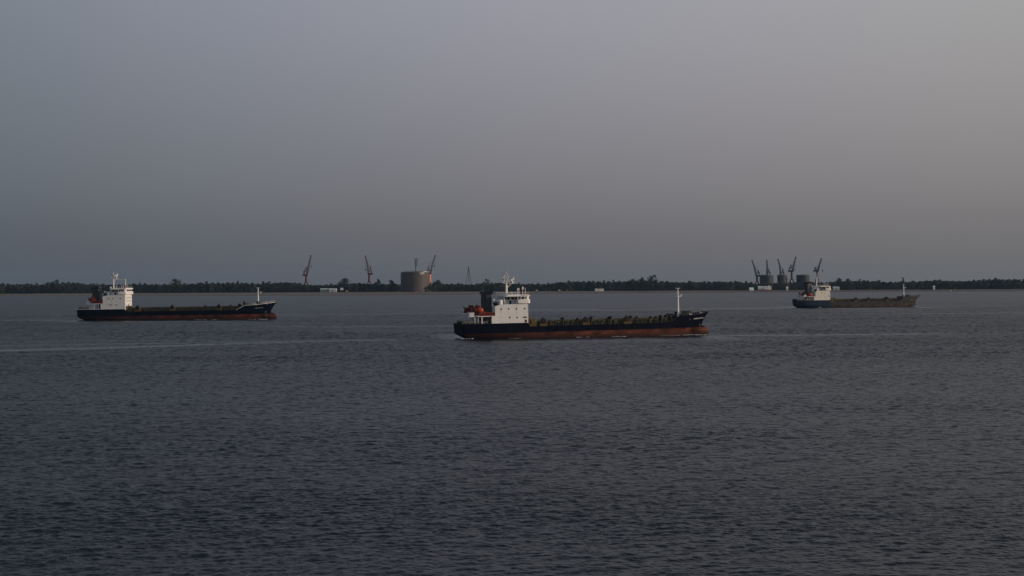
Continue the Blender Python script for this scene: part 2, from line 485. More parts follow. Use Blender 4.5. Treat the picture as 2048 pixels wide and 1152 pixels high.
def crown_mesh(mb, base, h, wdt, rnd, n=420, size=.85, low=.22, style=0):
    bx, by, bz = base
    k = rnd.randint(6, 9)
    if style == 2: k = 10
    for i in range(k):
        t = i / (k - 1)
        if style == 1:      # tall and narrow
            rr = wdt * (.5 - .36 * t); zc = low + (1 - low - .08) * t
        else:
            zc = low + (.86 - low) * t ** .8; rr = wdt * .5 * (math.sin(math.pi * (.18 + .72 * t)) ** .7)
        a = rnd.uniform(0, 6.28); off = rr * rnd.uniform(.25, .75)
        r = max(.09 * h, rr * rnd.uniform(.45, .75))
        leaf_clump(mb, (bx + off * math.cos(a), by + off * math.sin(a), bz + h * (zc + rnd.uniform(-.04, .04))),
                   (r, r, r * rnd.uniform(.55, .8)), n // k, size, rnd)

def trunk_mesh(mb, base, h, rnd):
    bx, by, bz = base
    r = h * .022
    lean = (rnd.uniform(-.04, .04) * h, rnd.uniform(-.04, .04) * h)
    mid = (bx + lean[0], by + lean[1], bz + h * .45)
    mb.tube((bx, by, bz - .5), mid, r * 1.3, r * .8, 6)
    for i in range(5):
        a = rnd.uniform(0, 6.28); l = h * rnd.uniform(.18, .32)
        mb.tube(mid if i % 2 else (bx + lean[0] * .7, by + lean[1] * .7, bz + h * .32),
                (mid[0] + l * math.cos(a), mid[1] + l * math.sin(a), mid[2] + l * rnd.uniform(.4, 1.1)), r * .6, r * .2, 5)

protos = []
for i in range(12):
    rnd = random.Random(100 + i)
    h = 1.0; st = (0, 0, 1, 0, 0, 0, 1, 0, 2, 0, 0, 2)[i]
    hh = 18.0
    c = MB(); crown_mesh(c, (0, 0, 0), hh, (14, 17, 9, 12, 19, 15, 10, 13, 16, 18, 12, 15)[i], rnd, 520, .80, (.2, .15, .25, .12, .3, .1, .3, .2, .15, .2, .1, .45)[i], st)
    t = MB(); trunk_mesh(t, (0, 0, 0), hh, rnd)
    protos.append((c, t, None))
pm = []
TREES = []
first_tree = []
GT = 'trees of the far shore belt'
LT = 'broad dark green tree standing among its like in the far shore belt'
LN = 'narrow dark green tree rising among the rounder trees of the far belt'
def place_tree(i, x, y, h, wide=1.0, label=None, group=GT):
    if len(pm) <= i or pm[i] is None:
        while len(pm) < len(protos): pm.append(None)
        c, t, _ = protos[i]
        root = empty('tree', (0, 0, 0))
        co_ = c.build('crown', FOL, root); tr_ = t.build('trunk', 'bark', root)
        pm[i] = root; o = root
    else:
        o = copy_tree(pm[i])
    s = h / 17.0
    o.location = (x, y, ground_z(x, y) - .1); o.scale = (s * wide, s * wide, s); o.rotation_euler = (0, 0, random.uniform(0, 6.28))
    narrow = i in (2, 6)
    tag(o, label or (LN if narrow else LT), 'tree', ('narrow ' + group) if narrow and not label else (group if not label else None))
    if label and 'group' in o: del o['group']
    TREES.append(o)
    return o

SECT = ((150, 'left of the left ship'), (300, 'behind the house of the left ship'), (560, 'beyond the cargo deck and bow of the left ship'), (640, 'round the foot of the leftmost red crane'),
        (735, 'between the two left red cranes'), (800, 'between the second red crane and the big tank'), (950, 'between the big tank and the thin derrick'), (1075, 'behind the house of the middle ship'),
        (1190, 'between the middle ship bridge and the two white huts'), (1345, 'from the two white huts to the middle ship foremast'), (1500, 'between the middle ship foremast and the right-hand cranes'),
        (1600, 'before the right-hand tanks and cranes'), (1690, 'behind the bridge of the right ship'), (1830, 'beyond the cargo deck of the right ship'), (9999, 'right of the right ship'))
def section(px): return [n for a, n in SECT if px < a][0]
def X_at(px, Y): return at(px, 570, Y).x
rnd = random.Random(5)
def top_profile(px):     # height (m) of the treetops above the ground, read along the shore
    h = 17.6 + 1.5 * math.sin(px / 61.) + 1.2 * math.sin(px / 23. + 2)
    if px < 300: h += 1.6
    if 300 < px < 600: h += 1.6
    if 1110 < px < 1500: h += 1.6
    if 1505 < px < 1655: h -= 3.4
    if 800 < px < 950: h -= 2.2
    if px > 1740: h += .8
    return h
clear = [(638, 676, 2810), (798, 862, 2900), (1515, 1548, 2805)]
# nearest row: 228 single trees
px = -90
while px < 2140:
    Y = 2818 + rnd.uniform(-14, 22)
    if 796 < px < 862:
        px += rnd.uniform(7, 11); continue
    h = max(10, top_profile(px) * rnd.choice((.92, .95, .98, 1.0, 1.02, 1.05)) * rnd.uniform(.97, 1.03))
    place_tree(rnd.choice((0, 1, 3, 4, 5, 7, 8, 9, 10, 11, 0, 4, 8, 2, 6)), X_at(px, Y), Y, h, rnd.uniform(1.0, 1.3))
    o_ = TREES[-1]; nar = 'narrow' in o_['label']
    o_['label'] = ('narrow' if nar else 'broad') + ' dark shore tree ' + section(px)
    o_['group'] = ('narrow' if nar else 'broad') + ' trees ' + section(px)
    px += rnd.uniform(8.0, 12.5)
# trees that stand out of the belt
for (px, py, Y, i, wd, lb) in (
        (1306, 550, 2835, 8, .75, 'tallest tree of the far shore, ragged crown above the belt right of the middle ship'),
        (1285, 556, 2835, 2, 1.0, 'slightly lower ragged tree just left of the tallest far shore tree'),
        (687, 558, 2835, 4, 1.3, 'wide domed tree on the far shore between the two red cranes'),
        (757, 559, 2835, 0, .7, 'small rounded treetop on the far shore just right of the second red crane'),
        (781, 560, 2835, 7, .9, 'small rounded tree on the far shore left of the big storage tank'),
        (974, 559.5, 2835, 5, .9, 'domed tree behind the funnel of the middle ship'),
        (873, 560.5, 2835, 11, .9, 'feathery tree just right of the big storage tank and its crane'),
        (112, 560.5, 2835, 9, .8, 'rounded tree rising over the belt near the left edge of the shore'),
        (352, 559.5, 2835, 4, 1.2, 'broad tree crown rising over the deck of the left ship'),
        (1678, 556, 2835, 1, .9, 'bushy tree behind the bow side of the right ship bridge'),
        (1696, 556.5, 2835, 10, 1.0, 'second bushy treetop to the right of the right ship bridge'),
        (1990, 555, 2835, 3, 1.0, 'taller tree of the belt near the right edge of the shore'),
        (1806, 557, 2835, 6, .8, 'narrow treetop straight above the foremast of the right ship')):
    p = at(px, py, Y)
    place_tree(i, p.x, Y, (p.z - ground_z(p.x, Y)) * 1.03, wd, label=lb)
# low young trees in front of the tank's foot
for (px, Y, h) in ((851, 2782, 10), (857, 2786, 12.5), (864, 2784, 12), (871, 2790, 13), (806, 2784, 9.5), (799, 2786, 12)):
    place_tree(rnd.randrange(12), X_at(px, Y), Y, h, label='low bushy tree at the foot of the big storage tank')
    o = [q for q in bpy.data.objects if q.get('label') == 'low bushy tree at the foot of the big storage tank']
    for q in o: q['group'] = 'low trees at the foot of the tank'

# the wood behind: one dense mass nobody could count
wood = MB()
for k in range(2300):
    px = rnd.uniform(-240, 2290); Y = rnd.uniform(2850, 3120)
    if 780 < px < 880 and Y < 2900: continue
    x = X_at(px, Y); h = top_profile(px) * rnd.uniform(.84, 1.0) + (Y - 2850) * -.004
    crown_mesh(wood, (x, Y, ground_z(x, Y)), h, rnd.uniform(11, 16), rnd, 95, 1.5, .05)
for k in range(1500):   # undergrowth closing the foot of the wood
    px = rnd.uniform(-240, 2290); Y = rnd.uniform(2812, 2842)
    if 794 < px < 866: continue
    x = X_at(px, Y)
    leaf_clump(wood, (x, Y, ground_z(x, Y) + 2.0), (3.5, 3, rnd.uniform(2.5, 5.5)), 30, .9, rnd)
tag(wood.build('wood', FOL), kind='stuff', label='dense dark wood closing the far shore behind the front trees', cat='wood')

# ------------------------------------------------------------------ cargo ships
def lerp(a, c, t): return a + (c - a) * t
def sstep(a, c, x):
    t = max(0., min(1., (x - a) / (c - a))); return t * t * (3 - 2 * t)

def make_ship(name, label, pos, rz, k, P):
    """k = (kx, ky, kz) proportions against the middle ship"""
    kx, ky, kz = k
    L = 110.0
    root = empty(name, (pos[0], pos[1], 0), (0, 0, rz))
    root.rotation_mode = 'XYZ'
    root.rotation_euler = (0, -math.atan2(P.get('trim', 1.3), L * kx), rz)
    tag(root, label, 'ship', 'cargo ships under way on the river')
    hx = P.get('hx', 0.0); hk = P.get('hk', kx)
    def tf(p): return (p[0] * kx, p[1] * ky, p[2] * kz)
    def tfh(p): return (p[0] * hk + hx, p[1] * ky, p[2] * kz)
    def B(mb, nm, mat, par=None, smooth=False, h=False):
        return mb.build(nm, mat, par or root, smooth, tfh if h else tf)
    HB = 8.0
    house_x1 = 27.7
    poop_end = (house_x1 * hk + hx) / kx + .2
    # ---- hull
    def ztop(x):
        if x <= poop_end: return 6.1
        if x <= poop_end + .5: return lerp(6.1, 4.6, (x - poop_end) / .5)
        if x < 91: return 4.6
        fd = P.get('fdrop', 0)
        if x < 94.5: return lerp(4.6, 7.5 - fd, (x - 91) / 3.5)
        return 7.5 - fd + 1.5 * ((x - 94.5) / 15.5) ** 1.6
    def half(s, z):
        """half breadth at distance s from the stern, height z"""
        fore = max(0., (s - 84) / 26.0)
        t = max(0., min(1., z / 8.0))
        ex = lerp(1.55, 3.2, t)
        bow = max(0., 1 - fore ** ex) ** lerp(1.0, .72, t)
        aft = P.get('transom', .90) + (1 - P.get('transom', .90)) * sstep(0, 9, s)
        if s < P.get('round', .8):                                 # corner of the transom
            rr = P.get('round', .8); q = 1 - s / rr
            aft *= 1 - P.get('rk', .05) * (1 - math.sqrt(max(0, 1 - q * q)))
        und = 1.0
        if z < 2.2: und = lerp(1, 1 - .35 * (1 - sstep(3, 22, s)), min(1, (2.2 - z) / 4.0))
        return HB * bow * aft * und
    def xstern(z):
        if z > 2.0: return (6.1 - z) * .10
        return .41 + (2.0 - z) ** 1.5 * 1.2
    def xstem(z):
        if z > 3.0: return 107.3 + (z - 3.0) / 6.0 * 2.7 * (1 + .12 * (z - 6))
        return 107.3 - (3.0 - z) * .45
    sts = [0, .004, .008, .016, .03, .05, .08, .12, .17, .22, poop_end / L, (poop_end + .5) / L, .3, .36, .43, .5, .57, .64, .7, .76, .8, 91 / L, 94.5 / L,
           .875, .89, .905, .92, .935, .95, .962, .972, .98, .988, .994, 1.0]
    zn = 13
    hull = MB()
    for sgn in (-1, 1):
        pass
    rows = []
    for u in sts:
        s0 = u * L; zt = ztop(s0)
        ring = []
        for j in range(zn):
            z = lerp(-3.0, zt, j / (zn - 1))
            x = lerp(xstern(z), xstem(z), u)
            y = half(u * L, z)
            if u >= 1.0: y = .06
            ring.append((x, y, z))
        rows.append(ring)
    nr = len(rows)
    for sgn in (-1, 1):
        b0 = len(hull.v)
        for ring in rows: hull.v += [(x, sgn * y, z) for x, y, z in ring]
        for i in range(nr - 1):
            for j in range(zn - 1):
                a = b0 + i * zn + j; q = (a, a + zn, a + zn + 1, a + 1)
                hull.face(q if sgn < 0 else tuple(reversed(q)))
    n1 = nr * zn
    for j in range(zn - 1):                                         # transom and stem closing strips
        hull.face((j, j + 1, n1 + j + 1, n1 + j))
        a = (nr - 1) * zn + j; hull.face((a + 1, a, n1 + a, n1 + a + 1))
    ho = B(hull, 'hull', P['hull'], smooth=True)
    # decks inside the bulwark
    dk = MB()
    for i in range(nr - 1):
        za = min(ztop(sts[i] * L), ztop(sts[i + 1] * L)) - .75
        a, c = rows[i][-1], rows[i + 1][-1]
        ya, yc = max(.02, a[1] - .12), max(.02, c[1] - .12)
        zb_ = max(za, 3.9)
        b0 = len(dk.v)
        dk.v += [(a[0], -ya, zb_), (c[0], -yc, zb_), (c[0], yc, zb_), (a[0], ya, zb_)]
        dk.face((b0, b0 + 1, b0 + 2, b0 + 3))
    B(dk, 'deck', 'deck')
    # gunwale capping
    cap = MB()
    for sgn in (-1, 1):
        for i in range(nr - 2):
            a, c = rows[i][-1], rows[i + 1][-1]
            if ztop(sts[i + 1] * L) > 7 or sts[i + 1] * L <= poop_end:
                cap.beam((a[0], sgn * (a[1] - .02), a[2] + .03), (c[0], sgn * (c[1] - .02), c[2] + .03), P.get('cap_t', .10))
    B(cap, 'gunwale', P.get('cap', 'navy'))
    if P.get('bulb', True):
        bu = MB(); bu.ball((104.5, 0, .1), 6.2, 2.1, P.get('bulb_r', 3.1), 20, 14)
        B(bu, 'bulbous_bow', P['hull'], ho, smooth=True)
    # anchor and name on the bow, both sides
    for sgn in (-1, 1):
        ax = 105.0; az = 2.3
        yy = half(ax, az) + .25
        an = MB()
        an.tube((ax, sgn * yy, az + .7), (ax + .1, sgn * (yy + .1), az - 1.5), .14, .12, 6)
        an.tube((ax - .9, sgn * (yy + .1), az - .9), (ax + .1, sgn * (yy + .15), az - 1.6), .18, .2, 6)
        an.tube((ax + .9, sgn * (yy + .1), az - .9), (ax + .1, sgn * (yy + .15), az - 1.6), .18, .2, 6)
        an.ball((ax, sgn * yy, az + .9), .42, .3, .42, 8, 6)
        B(an, 'anchor', P.get('anchor', 'ochre'), ho)
        nm_ = MB(); x = P['name'][0]; r2 = random.Random(3)
        zt_ = P['name'][2]; hgt = P['name'][3]
        def on(xx, zz):
            return (xx, sgn * (half(xx - .0, zz) * 1.0 + .07), zz)
        lx = x; first_ = MB()
        while lx < P['name'][1]:
            z0 = zt_ + (lx - x) * .055
            wd = hgt * .62
            kind = r2.randrange(4)
            keep_ = nm_
            if lx == x and P['name'][4]: nm_ = first_
            nm_.beam(on(lx, z0), on(lx, z0 + hgt), hgt * .2)
            if kind != 1: nm_.beam(on(lx + wd * .75, z0), on(lx + wd * .75, z0 + hgt), hgt * .2)
            if kind in (0, 3): nm_.beam(on(lx, z0 + hgt * .95), on(lx + wd * .75, z0 + hgt * .95), hgt * .2)
            if kind in (0, 1, 2): nm_.beam(on(lx, z0 + hgt * .5), on(lx + wd * .75, z0 + hgt * .5), hgt * .2)
            nm_ = keep_
            lx += wd * 1.25
            if P['name'][4] and abs(lx - (x + wd * 1.25)) < .01: lx += 1.6
        B(nm_, 'name_lettering', 'white_grey', ho)
        if first_.v: B(first_, 'name_initial', 'white_grey', ho)
    # ---- cargo trunk with its rim, stiffeners and hatch covers
    tr = MB(); x0, x1 = poop_end + 3.2, 92.5
    tr.box(x0, x1, -5.6, 5.6, 3.8, 6.05)
    B(tr, 'hatch_coaming', P.get('coaming', 'green'))
    ri = MB(); ri.box(x0 - .2, x1 + .2, -5.85, 5.85, 6.05, 6.4)
    B(ri, 'coaming_rim', 'ochre')
    sf = MB(); x = x0 + .6; r3 = random.Random(9)
    while x < x1:
        for sgn in (-1, 1):
            sf.box(x, x + .22, sgn * 5.98 - .35, sgn * 5.98 + .35, 3.9, 6.04)
        x += 3.1
    B(sf, 'coaming_stiffeners', P.get('stiff', 'green'))
    for i in range(8):
        hc = MB(); a = x0 + .8 + i * (x1 - x0 - 1.6) / 8; c = a + (x1 - x0 - 1.6) / 8 - .5
        hc.box(a, c, -5.2, 5.2, 6.40, 6.85, .15)
        B(hc, 'hatch_cover', P.get('cover', 'olive'))
    # ventilators, winches and hose posts along the trunk
    for (vx, vy, kind) in P['gear']:
        g = MB()
        if kind == 'v':       # mushroom ventilator
            g.tube((vx, vy, 3.9), (vx, vy, 7.4), .45, .42, 10); g.ball((vx, vy, 7.5), .95, .95, .62, 12, 6); g.tube((vx, vy, 7.1), (vx, vy, 7.5), .95, .95, 12)
            B(g, 'ventilator', 'black', smooth=True)
        elif kind == 'w':     # winch on an ochre bedplate
            g.box(vx - 1.5, vx + 1.5, vy - 1.1, vy + 1.1, 3.9, 5.6); g.box(vx - 1.3, vx - 1.0, vy - .9, vy + .9, 5.6, 7.0); g.box(vx + 1.0, vx + 1.3, vy - .9, vy + .9, 5.6, 7.0)
            o = B(g, 'winch', 'ochre')
            d = MB(); d.tube((vx, vy - 1.3, 6.7), (vx, vy + 1.3, 6.7), 1.0, 1.0, 12); d.tube((vx - .7, vy, 7.4), (vx + .2, vy, 8.2), .3, .2, 6)
            B(d, 'drum', 'black', o, smooth=True)
        elif kind == 'p':     # pipe manifold frame
            for qx in (-.9, .9):
                g.beam((vx + qx, vy, 3.9), (vx + qx, vy, 6.9), .28)
            g.beam((vx - 1, vy, 6.8), (vx + 1, vy, 6.8), .28); g.tube((vx - .9, vy + .5, 6.2), (vx + .9, vy + .5, 6.2), .35, .35, 8)
            B(g, 'pipe_frame', P.get('frame_mat', 'olive'))
        else:                 # small vent pipe
            g.tube((vx, vy, 3.9), (vx, vy, 7.1), .3, .3, 8); g.tube((vx, vy, 7.1), (vx + .8, vy, 7.3), .38, .45, 8)
            B(g, 'vent_pipe', 'black', smooth=True)
    # rail along the main deck
    rl = MB(); xx = poop_end + .8
    while xx < 91:
        for sgn in (-1, 1): rl.beam((xx, sgn * 7.85, 4.55), (xx, sgn * 7.85, 5.55), .06)
        xx += 2.0
    for sgn in (-1, 1):
        for zz in (5.1, 5.55): rl.beam((poop_end + .8, sgn * 7.85, zz), (91, sgn * 7.85, zz), .05)
    B(rl, 'deck_rail', 'olive')
    # big winch group before the house
    g = MB(); wx = house_x1
    g.box(wx + 1.0, wx + 4.2, -6.6, -3.0, 3.9, 5.8); g.box(wx + 1.0, wx + 1.4, -6.4, -3.4, 5.8, 7.8, .1); g.box(wx + 3.6, wx + 4.0, -6.4, -3.4, 5.8, 7.2, .1)
    g.tube((wx + 2.8, -6.9, 6.6), (wx + 2.8, -2.8, 6.6), 1.2, 1.2, 14); g.tube((wx + 1.0, -5, 7.8), (wx + 2.1, -5, 9.0), .25, .2, 6)
    g.box(wx + 1.2, wx + 4.0, 3.0, 6.4, 3.9, 6.6)
    B(g, 'mooring_winch', 'ochre', h=True, smooth=True)
    # ---- forecastle gear
    fm = MB(); mx = P.get('fmx', 96.6); zb_ = 7.4 - P.get('fdrop', 0); fk_ = P.get('fmh', .97)
    fm.tube((mx, 0, zb_ - 1), (mx, 0, zb_ + 8.6 * fk_), .55, .33, 12); fm.tube((mx, 0, zb_ + 8.6 * fk_), (mx, 0, zb_ + 12.4 * fk_), .30, .20, 10)
    fo = B(fm, 'foremast', 'white', smooth=True)
    cr = MB(); cr.beam((mx - 1.0, 0, zb_ + 12.3 * fk_), (mx + 1.0, 0, zb_ + 12.3 * fk_), .22); cr.beam((mx, -1.3, zb_ + 12.3 * fk_), (mx, 1.3, zb_ + 12.3 * fk_), .2); cr.beam((mx - .6, 0, zb_ + 10.2 * fk_), (mx + .5, 0, zb_ + 10.2 * fk_), .25)
    B(cr, 'crosstree', 'white', fo)
    ld = MB(); ld.box(mx - .6, mx + 1.4, -.6, .6, zb_ + 8.5 * fk_, zb_ + 8.7 * fk_); ld.beam((mx + .5, 0, zb_ + 8.6 * fk_), (mx + 1.6, 0, zb_ + 9.1 * fk_), .25); ld.ball((mx + 1.6, 0, zb_ + 9.2 * fk_), .35)
    B(ld, 'lamp_platform', 'white', fo)
    wl = MB(); wl.box(99.2, 101.4, -3.2, 3.2, 7.0, 8.2); wl.tube((100.3, -3.6, 8.6), (100.3, 3.6, 8.6), .75, .75, 12)
    B(wl, 'windlass', 'black', smooth=True)
    hs = MB(); hs.box(92.2, 94.8, -3.6, 3.6, 5.0, 8.3, .2); hs.tube((93.4, -5.4, 5), (93.4, -5.4, 8.8), .4, .35, 8); hs.ball((93.4, -5.4, 8.9), .75, .75, .5, 10, 6)
    B(hs, 'forecastle_locker', 'black')
    r4 = random.Random(11 + int(kx * 100))
    for i in range(9):
        bx = 95.5 + i * 1.42; yy = -(half(bx, 8) - .75); bz = ztop(bx) - .6
        bo = MB(); hh_ = r4.choice((.9, 1.2, 1.5, 1.9))
        bo.tube((bx - .35, yy, bz), (bx - .35, yy, bz + hh_), .24, .26, 7); bo.tube((bx + .4, yy, bz), (bx + .4, yy, bz + hh_ * .85), .24, .26, 7)
        B(bo, 'bollard', 'cream' if i in (3, 7) and P.get('pale_bits', True) else 'black')
    fr = MB()
    for sgn in (-1, 1):
        prev = None
        for i in range(12):
            bx = 95 + i * 1.32; yy = sgn * max(.15, half(bx, 8) - .15); bz = ztop(bx)
            fr.beam((bx, yy, bz), (bx, yy, bz + 1.0), .07)
            if prev:
                fr.beam(prev, (bx, yy, bz + 1.0), .06)
            prev = (bx, yy, bz + 1.0)
    B(fr, 'bow_rail', 'white' if P.get('white_rail') else 'steel')
    if P.get('forked_bow'):
        fk = MB(); fk.tube((108.6, 0, 8.2), (111.2, .1, 10.2), .3, .2, 6); fk.tube((108.8, 0, 7.4), (111.6, -.2, 8.7), .3, .2, 6)
        B(fk, 'bow_fairlead', 'black')
    # ---- accommodation block
    W = P['white']
    hs = MB()
    x0, xu, x1 = 11.8, 13.3, house_x1
    hs.box(x0, x1, -7.95, 7.95, 5.4, 9.25)
    top = [(xu, 9.25), (x1, 9.25), (x1, 13.9), (xu + 8, 14.05), (xu + 4, 14.0), (xu + 1.6, 13.75), (xu, 13.2)]
    hs.side(list(top), -7.95, 7.95)
    hs.box(x0 - .1, x1 - 6, -8.06, 8.06, 9.15, 9.32)
    house = B(hs, 'deckhouse', W, h=True)
    def port(x, z, r, side=-1, nm='porthole'):
        q = MB(); y = side * 7.95
        if nm == 'porthole':
            q.tube((x, y - side * .15, z), (x, y + side * .05, z), r, r, 10)
        else:
            q.box(x - r, x + r, y - .05, y + .05, z - r * .8, z + r * .8)
        B(q, nm, 'glass', house, h=True)
    for side in (-1, 1):
        for x in P['ports_up']: port(x, 12.1, .34, side)
        for x in P['ports_low']: port(x, 8.5, .34, side)
        for (x, z, wd, hh_) in P.get('doors', ((26.2, 8.5, .8, .28), (26.6, 6.9, .45, .55))):
            q = MB(); q.box(x - wd, x + wd, side * 7.95 - .05, side * 7.95 + .05, z - hh_, z + hh_)
            B(q, 'side_door', 'black', house, h=True)
        ln = MB()
        for x in (16.0, 19.0, 22.6): ln.box(x - .04, x + .04, side * 7.95 - .04, side * 7.95 + .04, 9.4, 13.6)
        B(ln, 'plate_seams', 'white_grey', house, h=True)
    for i, yy in enumerate((-6, -3.6, -1.2, 1.2, 3.6, 6)):
        for zz in (7.6, 10.6, 12.4):
            q = MB(); q.box(x1 - .02, x1 + .05, yy - .3, yy + .3, zz - .35, zz + .35)
            B(q, 'front_window', 'glass', house, h=True)
    # boat deck aft on pillars
    bd = MB(); bd.prism([(4.6, -5.5), (5.8, -7.8), (13.4, -7.8), (13.4, 7.8), (5.8, 7.8), (4.6, 5.5)], 9.05, 9.38)
    bd.box(2.2, 4.7, -7.2, -3.0, 9.05, 9.2); bd.box(2.2, 4.7, 3.0, 7.2, 9.05, 9.2)
    B(bd, 'boat_deck', W, h=True)
    for i, (x, y, t) in enumerate(P['pillars']):
        for sgn in (-1, 1):
            q = MB(); q.box(x - t, x + t, sgn * y - t, sgn * y + t, 5.3, 9.06)
            B(q, 'pillar', W, h=True)
    q = MB(); q.box(8.8, 10.2, -5.5, 5.5, 5.3, 9.0); q.box(10.8, 11.75, -6.6, 6.6, 5.3, 9.05)
    B(q, 'engine_casing', 'funnel', h=True)
    q = MB(); q.box(9.9, 10.4, -7.1, -6.5, 5.4, 8.4); q.tube((10.15, -6.8, 7.2), (10.7, -6.8, 7.8), .35, .3, 8); q.box(8.2, 9.0, -7.1, -6.3, 5.4, 6.4)
    B(q, 'deck_pump', 'ochre', h=True)
    # canvas dodger / red bulwark round the boat deck
    if P.get('dodger', True):
        q = MB(); q.side([(6.2, 9.38), (13.2, 9.38), (13.2, 10.7), (9.5, 11.0), (7.5, 11.3), (6.2, 10.4)], -7.72, -7.55)
        q.side([(6.2, 9.38), (13.2, 9.38), (13.2, 10.7), (9.5, 11.0), (7.5, 11.3), (6.2, 10.4)], 7.55, 7.72)
        dg = B(q, 'canvas_dodger', 'red', h=True)
        q = MB()
        for i in range(14): q.beam((6.4 + i * .5, -7.78, 9.4), (6.4 + i * .5, -7.78, 10.75), .08)
        B(q, 'dodger_posts', 'darkred', dg, h=True)
    # lifeboats in davits
    for sgn in (-1, 1):
        lb = MB(); lx, ly, lz = P.get('boat', (7.2, 5.8, 11.7))
        lb.ball((lx, sgn * ly, lz), P.get('boat_l', 1.75), 1.35, 1.35, 16, 10)
        lb.ball((lx - .5, sgn * (ly - .1), lz + .95), 1.2, .95, 1.0, 14, 8)
        bo = B(lb, 'lifeboat', 'orange', h=True, smooth=True)
        q = MB(); q.ball((lx - .55, sgn * (ly - .1), lz + 1.25), 1.25, 1.05, .85, 12, 6, zcut=-.1); q.ball((lx - 2.2, sgn * ly, lz + .1), .9, 1.1, 1.1, 10, 6)
        B(q, 'canopy', 'darkred', bo, h=True, smooth=True)
        q = MB()
        for xx in (lx - 1.6, lx + 1.8):
            q.beam((xx, sgn * 4.4, 9.3), (xx, sgn * 4.8, 13.2), .3); q.beam((xx, sgn * 4.8, 13.2), (xx, sgn * 6.2, 13.9), .28)
        B(q, 'davit', 'darkred', h=True)
        q = MB(); q.tube((2.6, sgn * 6.2, 10.0), (4.4, sgn * 6.2, 10.0), .55, .55, 12); q.tube((2.8, sgn * 5.0, 9.9), (4.2, sgn * 5.0, 9.9), .45, .45, 10)
        q.box(2.4, 4.6, sgn * 6.9 - .05, sgn * 6.9 + .05, 9.2, 10.9)
        B(q, 'liferaft_canister', 'white_grey', h=True, smooth=True)
        q = MB(); q.box(3.4, 4.6, sgn * 5.6 - .8, sgn * 5.6 + .8, 10.6, 12.6, .35); q.tube((3.7, sgn * 5.6, 12.5), (3.2, sgn * 5.6, 13.2), .35, .2, 6)
        B(q, 'winch_cabinet', 'darkred', h=True)
    # mooring gear on the poop
    r5 = random.Random(21)
    for i in range(7):
        bx = .9 + i * .95; q = MB(); hh_ = r5.uniform(.9, 1.7)
        yy = -6.6 if i > 0 else -5
        q.tube((bx, yy, 5.4), (bx, yy, 6.2 + hh_), .3, .28, 7); q.tube((bx + .45, yy + .3, 5.4), (bx + .45, yy + .3, 6.0 + hh_ * .8), .25, .25, 7)
        B(q, 'mooring_bitts', 'black' if i % 3 else 'ochre', h=False)
    for yy in (-4, -1.5, 1.5, 4):
        q = MB(); q.box(.8, 2.0, yy - .6, yy + .6, 5.3, 6.9, .1); q.tube((1.4, yy - .8, 7), (1.4, yy + .8, 7), .45, .45, 8)
        B(q, 'stern_winch', 'black')
    rl = MB()
    for sgn in (-1, 1):
        for i in range(9): rl.beam((.4 + i * 1.3, sgn * 7.3, 6.1), (.4 + i * 1.3, sgn * 7.3, 7.15), .06)
        rl.beam((.4, sgn * 7.3, 7.12), (10.8, sgn * 7.3, 7.12), .06); rl.beam((.4, sgn * 7.3, 6.65), (10.8, sgn * 7.3, 6.65), .05)
    rl.beam((.4, -7.3, 7.12), (.4, 7.3, 7.12), .06)
    B(rl, 'poop_rail', 'white_grey')
    # funnel
    F = P['funnel']; fx0, fx1, fy = F['x0'], F['x1'], F['y']
    q = MB(); q.prism([(fx0, -fy + .5), (fx0 + .5, -fy), (fx1 - .5, -fy), (fx1, -fy + .5), (fx1, fy - .5), (fx1 - .5, fy), (fx0 + .5, fy), (fx0, fy - .5)], 9.2, F['z1'])
    fu = B(q, 'funnel', F['mat'], h=True)
    q = MB(); q.box(fx0 - .04, fx0 + .3, -fy + .55, fy - .55, 9.4, F['z1'] - .02); B(q, 'funnel_aft_panel', 'navy', fu, h=True)
    q = MB(); z1 = F['z1']; e = F['flare']
    rect = lambda e_: [(fx0 - e_, -fy - e_), (fx1 + e_, -fy - e_), (fx1 + e_, fy + e_), (fx0 - e_, fy + e_)]
    if F['cap'] == 'pyramid':
        q.prism(rect(e), z1, z1 + .35); q.prism(rect(e - .05), z1 + .35, z1 + 1.9, .62)
        q.tube(((fx0 + fx1) / 2, 0, z1 + 1.8), ((fx0 + fx1) / 2, 0, z1 + 3.2), .55, .35, 8)
    else:
        q.prism(rect(e), z1, z1 + F.get('capz', 1.0)); q.prism(rect(e - .05), z1 + F.get('capz', 1.0), z1 + F.get('capz', 1.0) + .6, .22)
    B(q, 'funnel_cap', F['capmat'], fu, h=True)
    q = MB(); zc = z1 + F.get('capz', 1.0) + .5
    for (ex, ey, er, eh) in F['pipes']: q.tube((ex, ey, zc), (ex, ey, zc + eh), er, er * .8, 8)
    B(q, 'exhaust_pipe', 'black', fu, h=True)
    # stores behind the funnel: rescue boat, crane, tank
    q = MB(); q.ball((14.4, -5.6, 14.3), 1.4, .8, .8, 12, 8); B(q, 'rescue_boat', 'black', h=True, smooth=True)
    q = MB(); q.tube((13.9, -4.4, 13.4), (13.9, -4.4, 16.6), .22, .18, 8); q.beam((13.9, -4.4, 16.3), (15.9, -5.4, 15.2), .2); q.ball((13.6, -4.4, 15.8), .55); q.tube((13.9, -4.4, 15), (13.2, -4.4, 16.8), .08, .08, 5)
    B(q, 'rescue_boat_crane', 'white', h=True)
    q = MB(); q.tube((16.3, -5.2, 13.8), (16.3, -5.2, 15.7), 1.1, 1.1, 14); q.ball((16.3, -5.2, 15.7), 1.1, 1.1, .35, 14, 4, zcut=0)
    B(q, 'fresh_water_tank', 'white', h=True, smooth=True)
    if P.get('white_store'):
        q = MB(); q.box(12.6, 18.2, -4.5, 4.5, 13.5, 16.9, .1); q.box(11.9, 12.6, -4, 4, 12, 18.6); B(q, 'store_house', 'white', h=True)
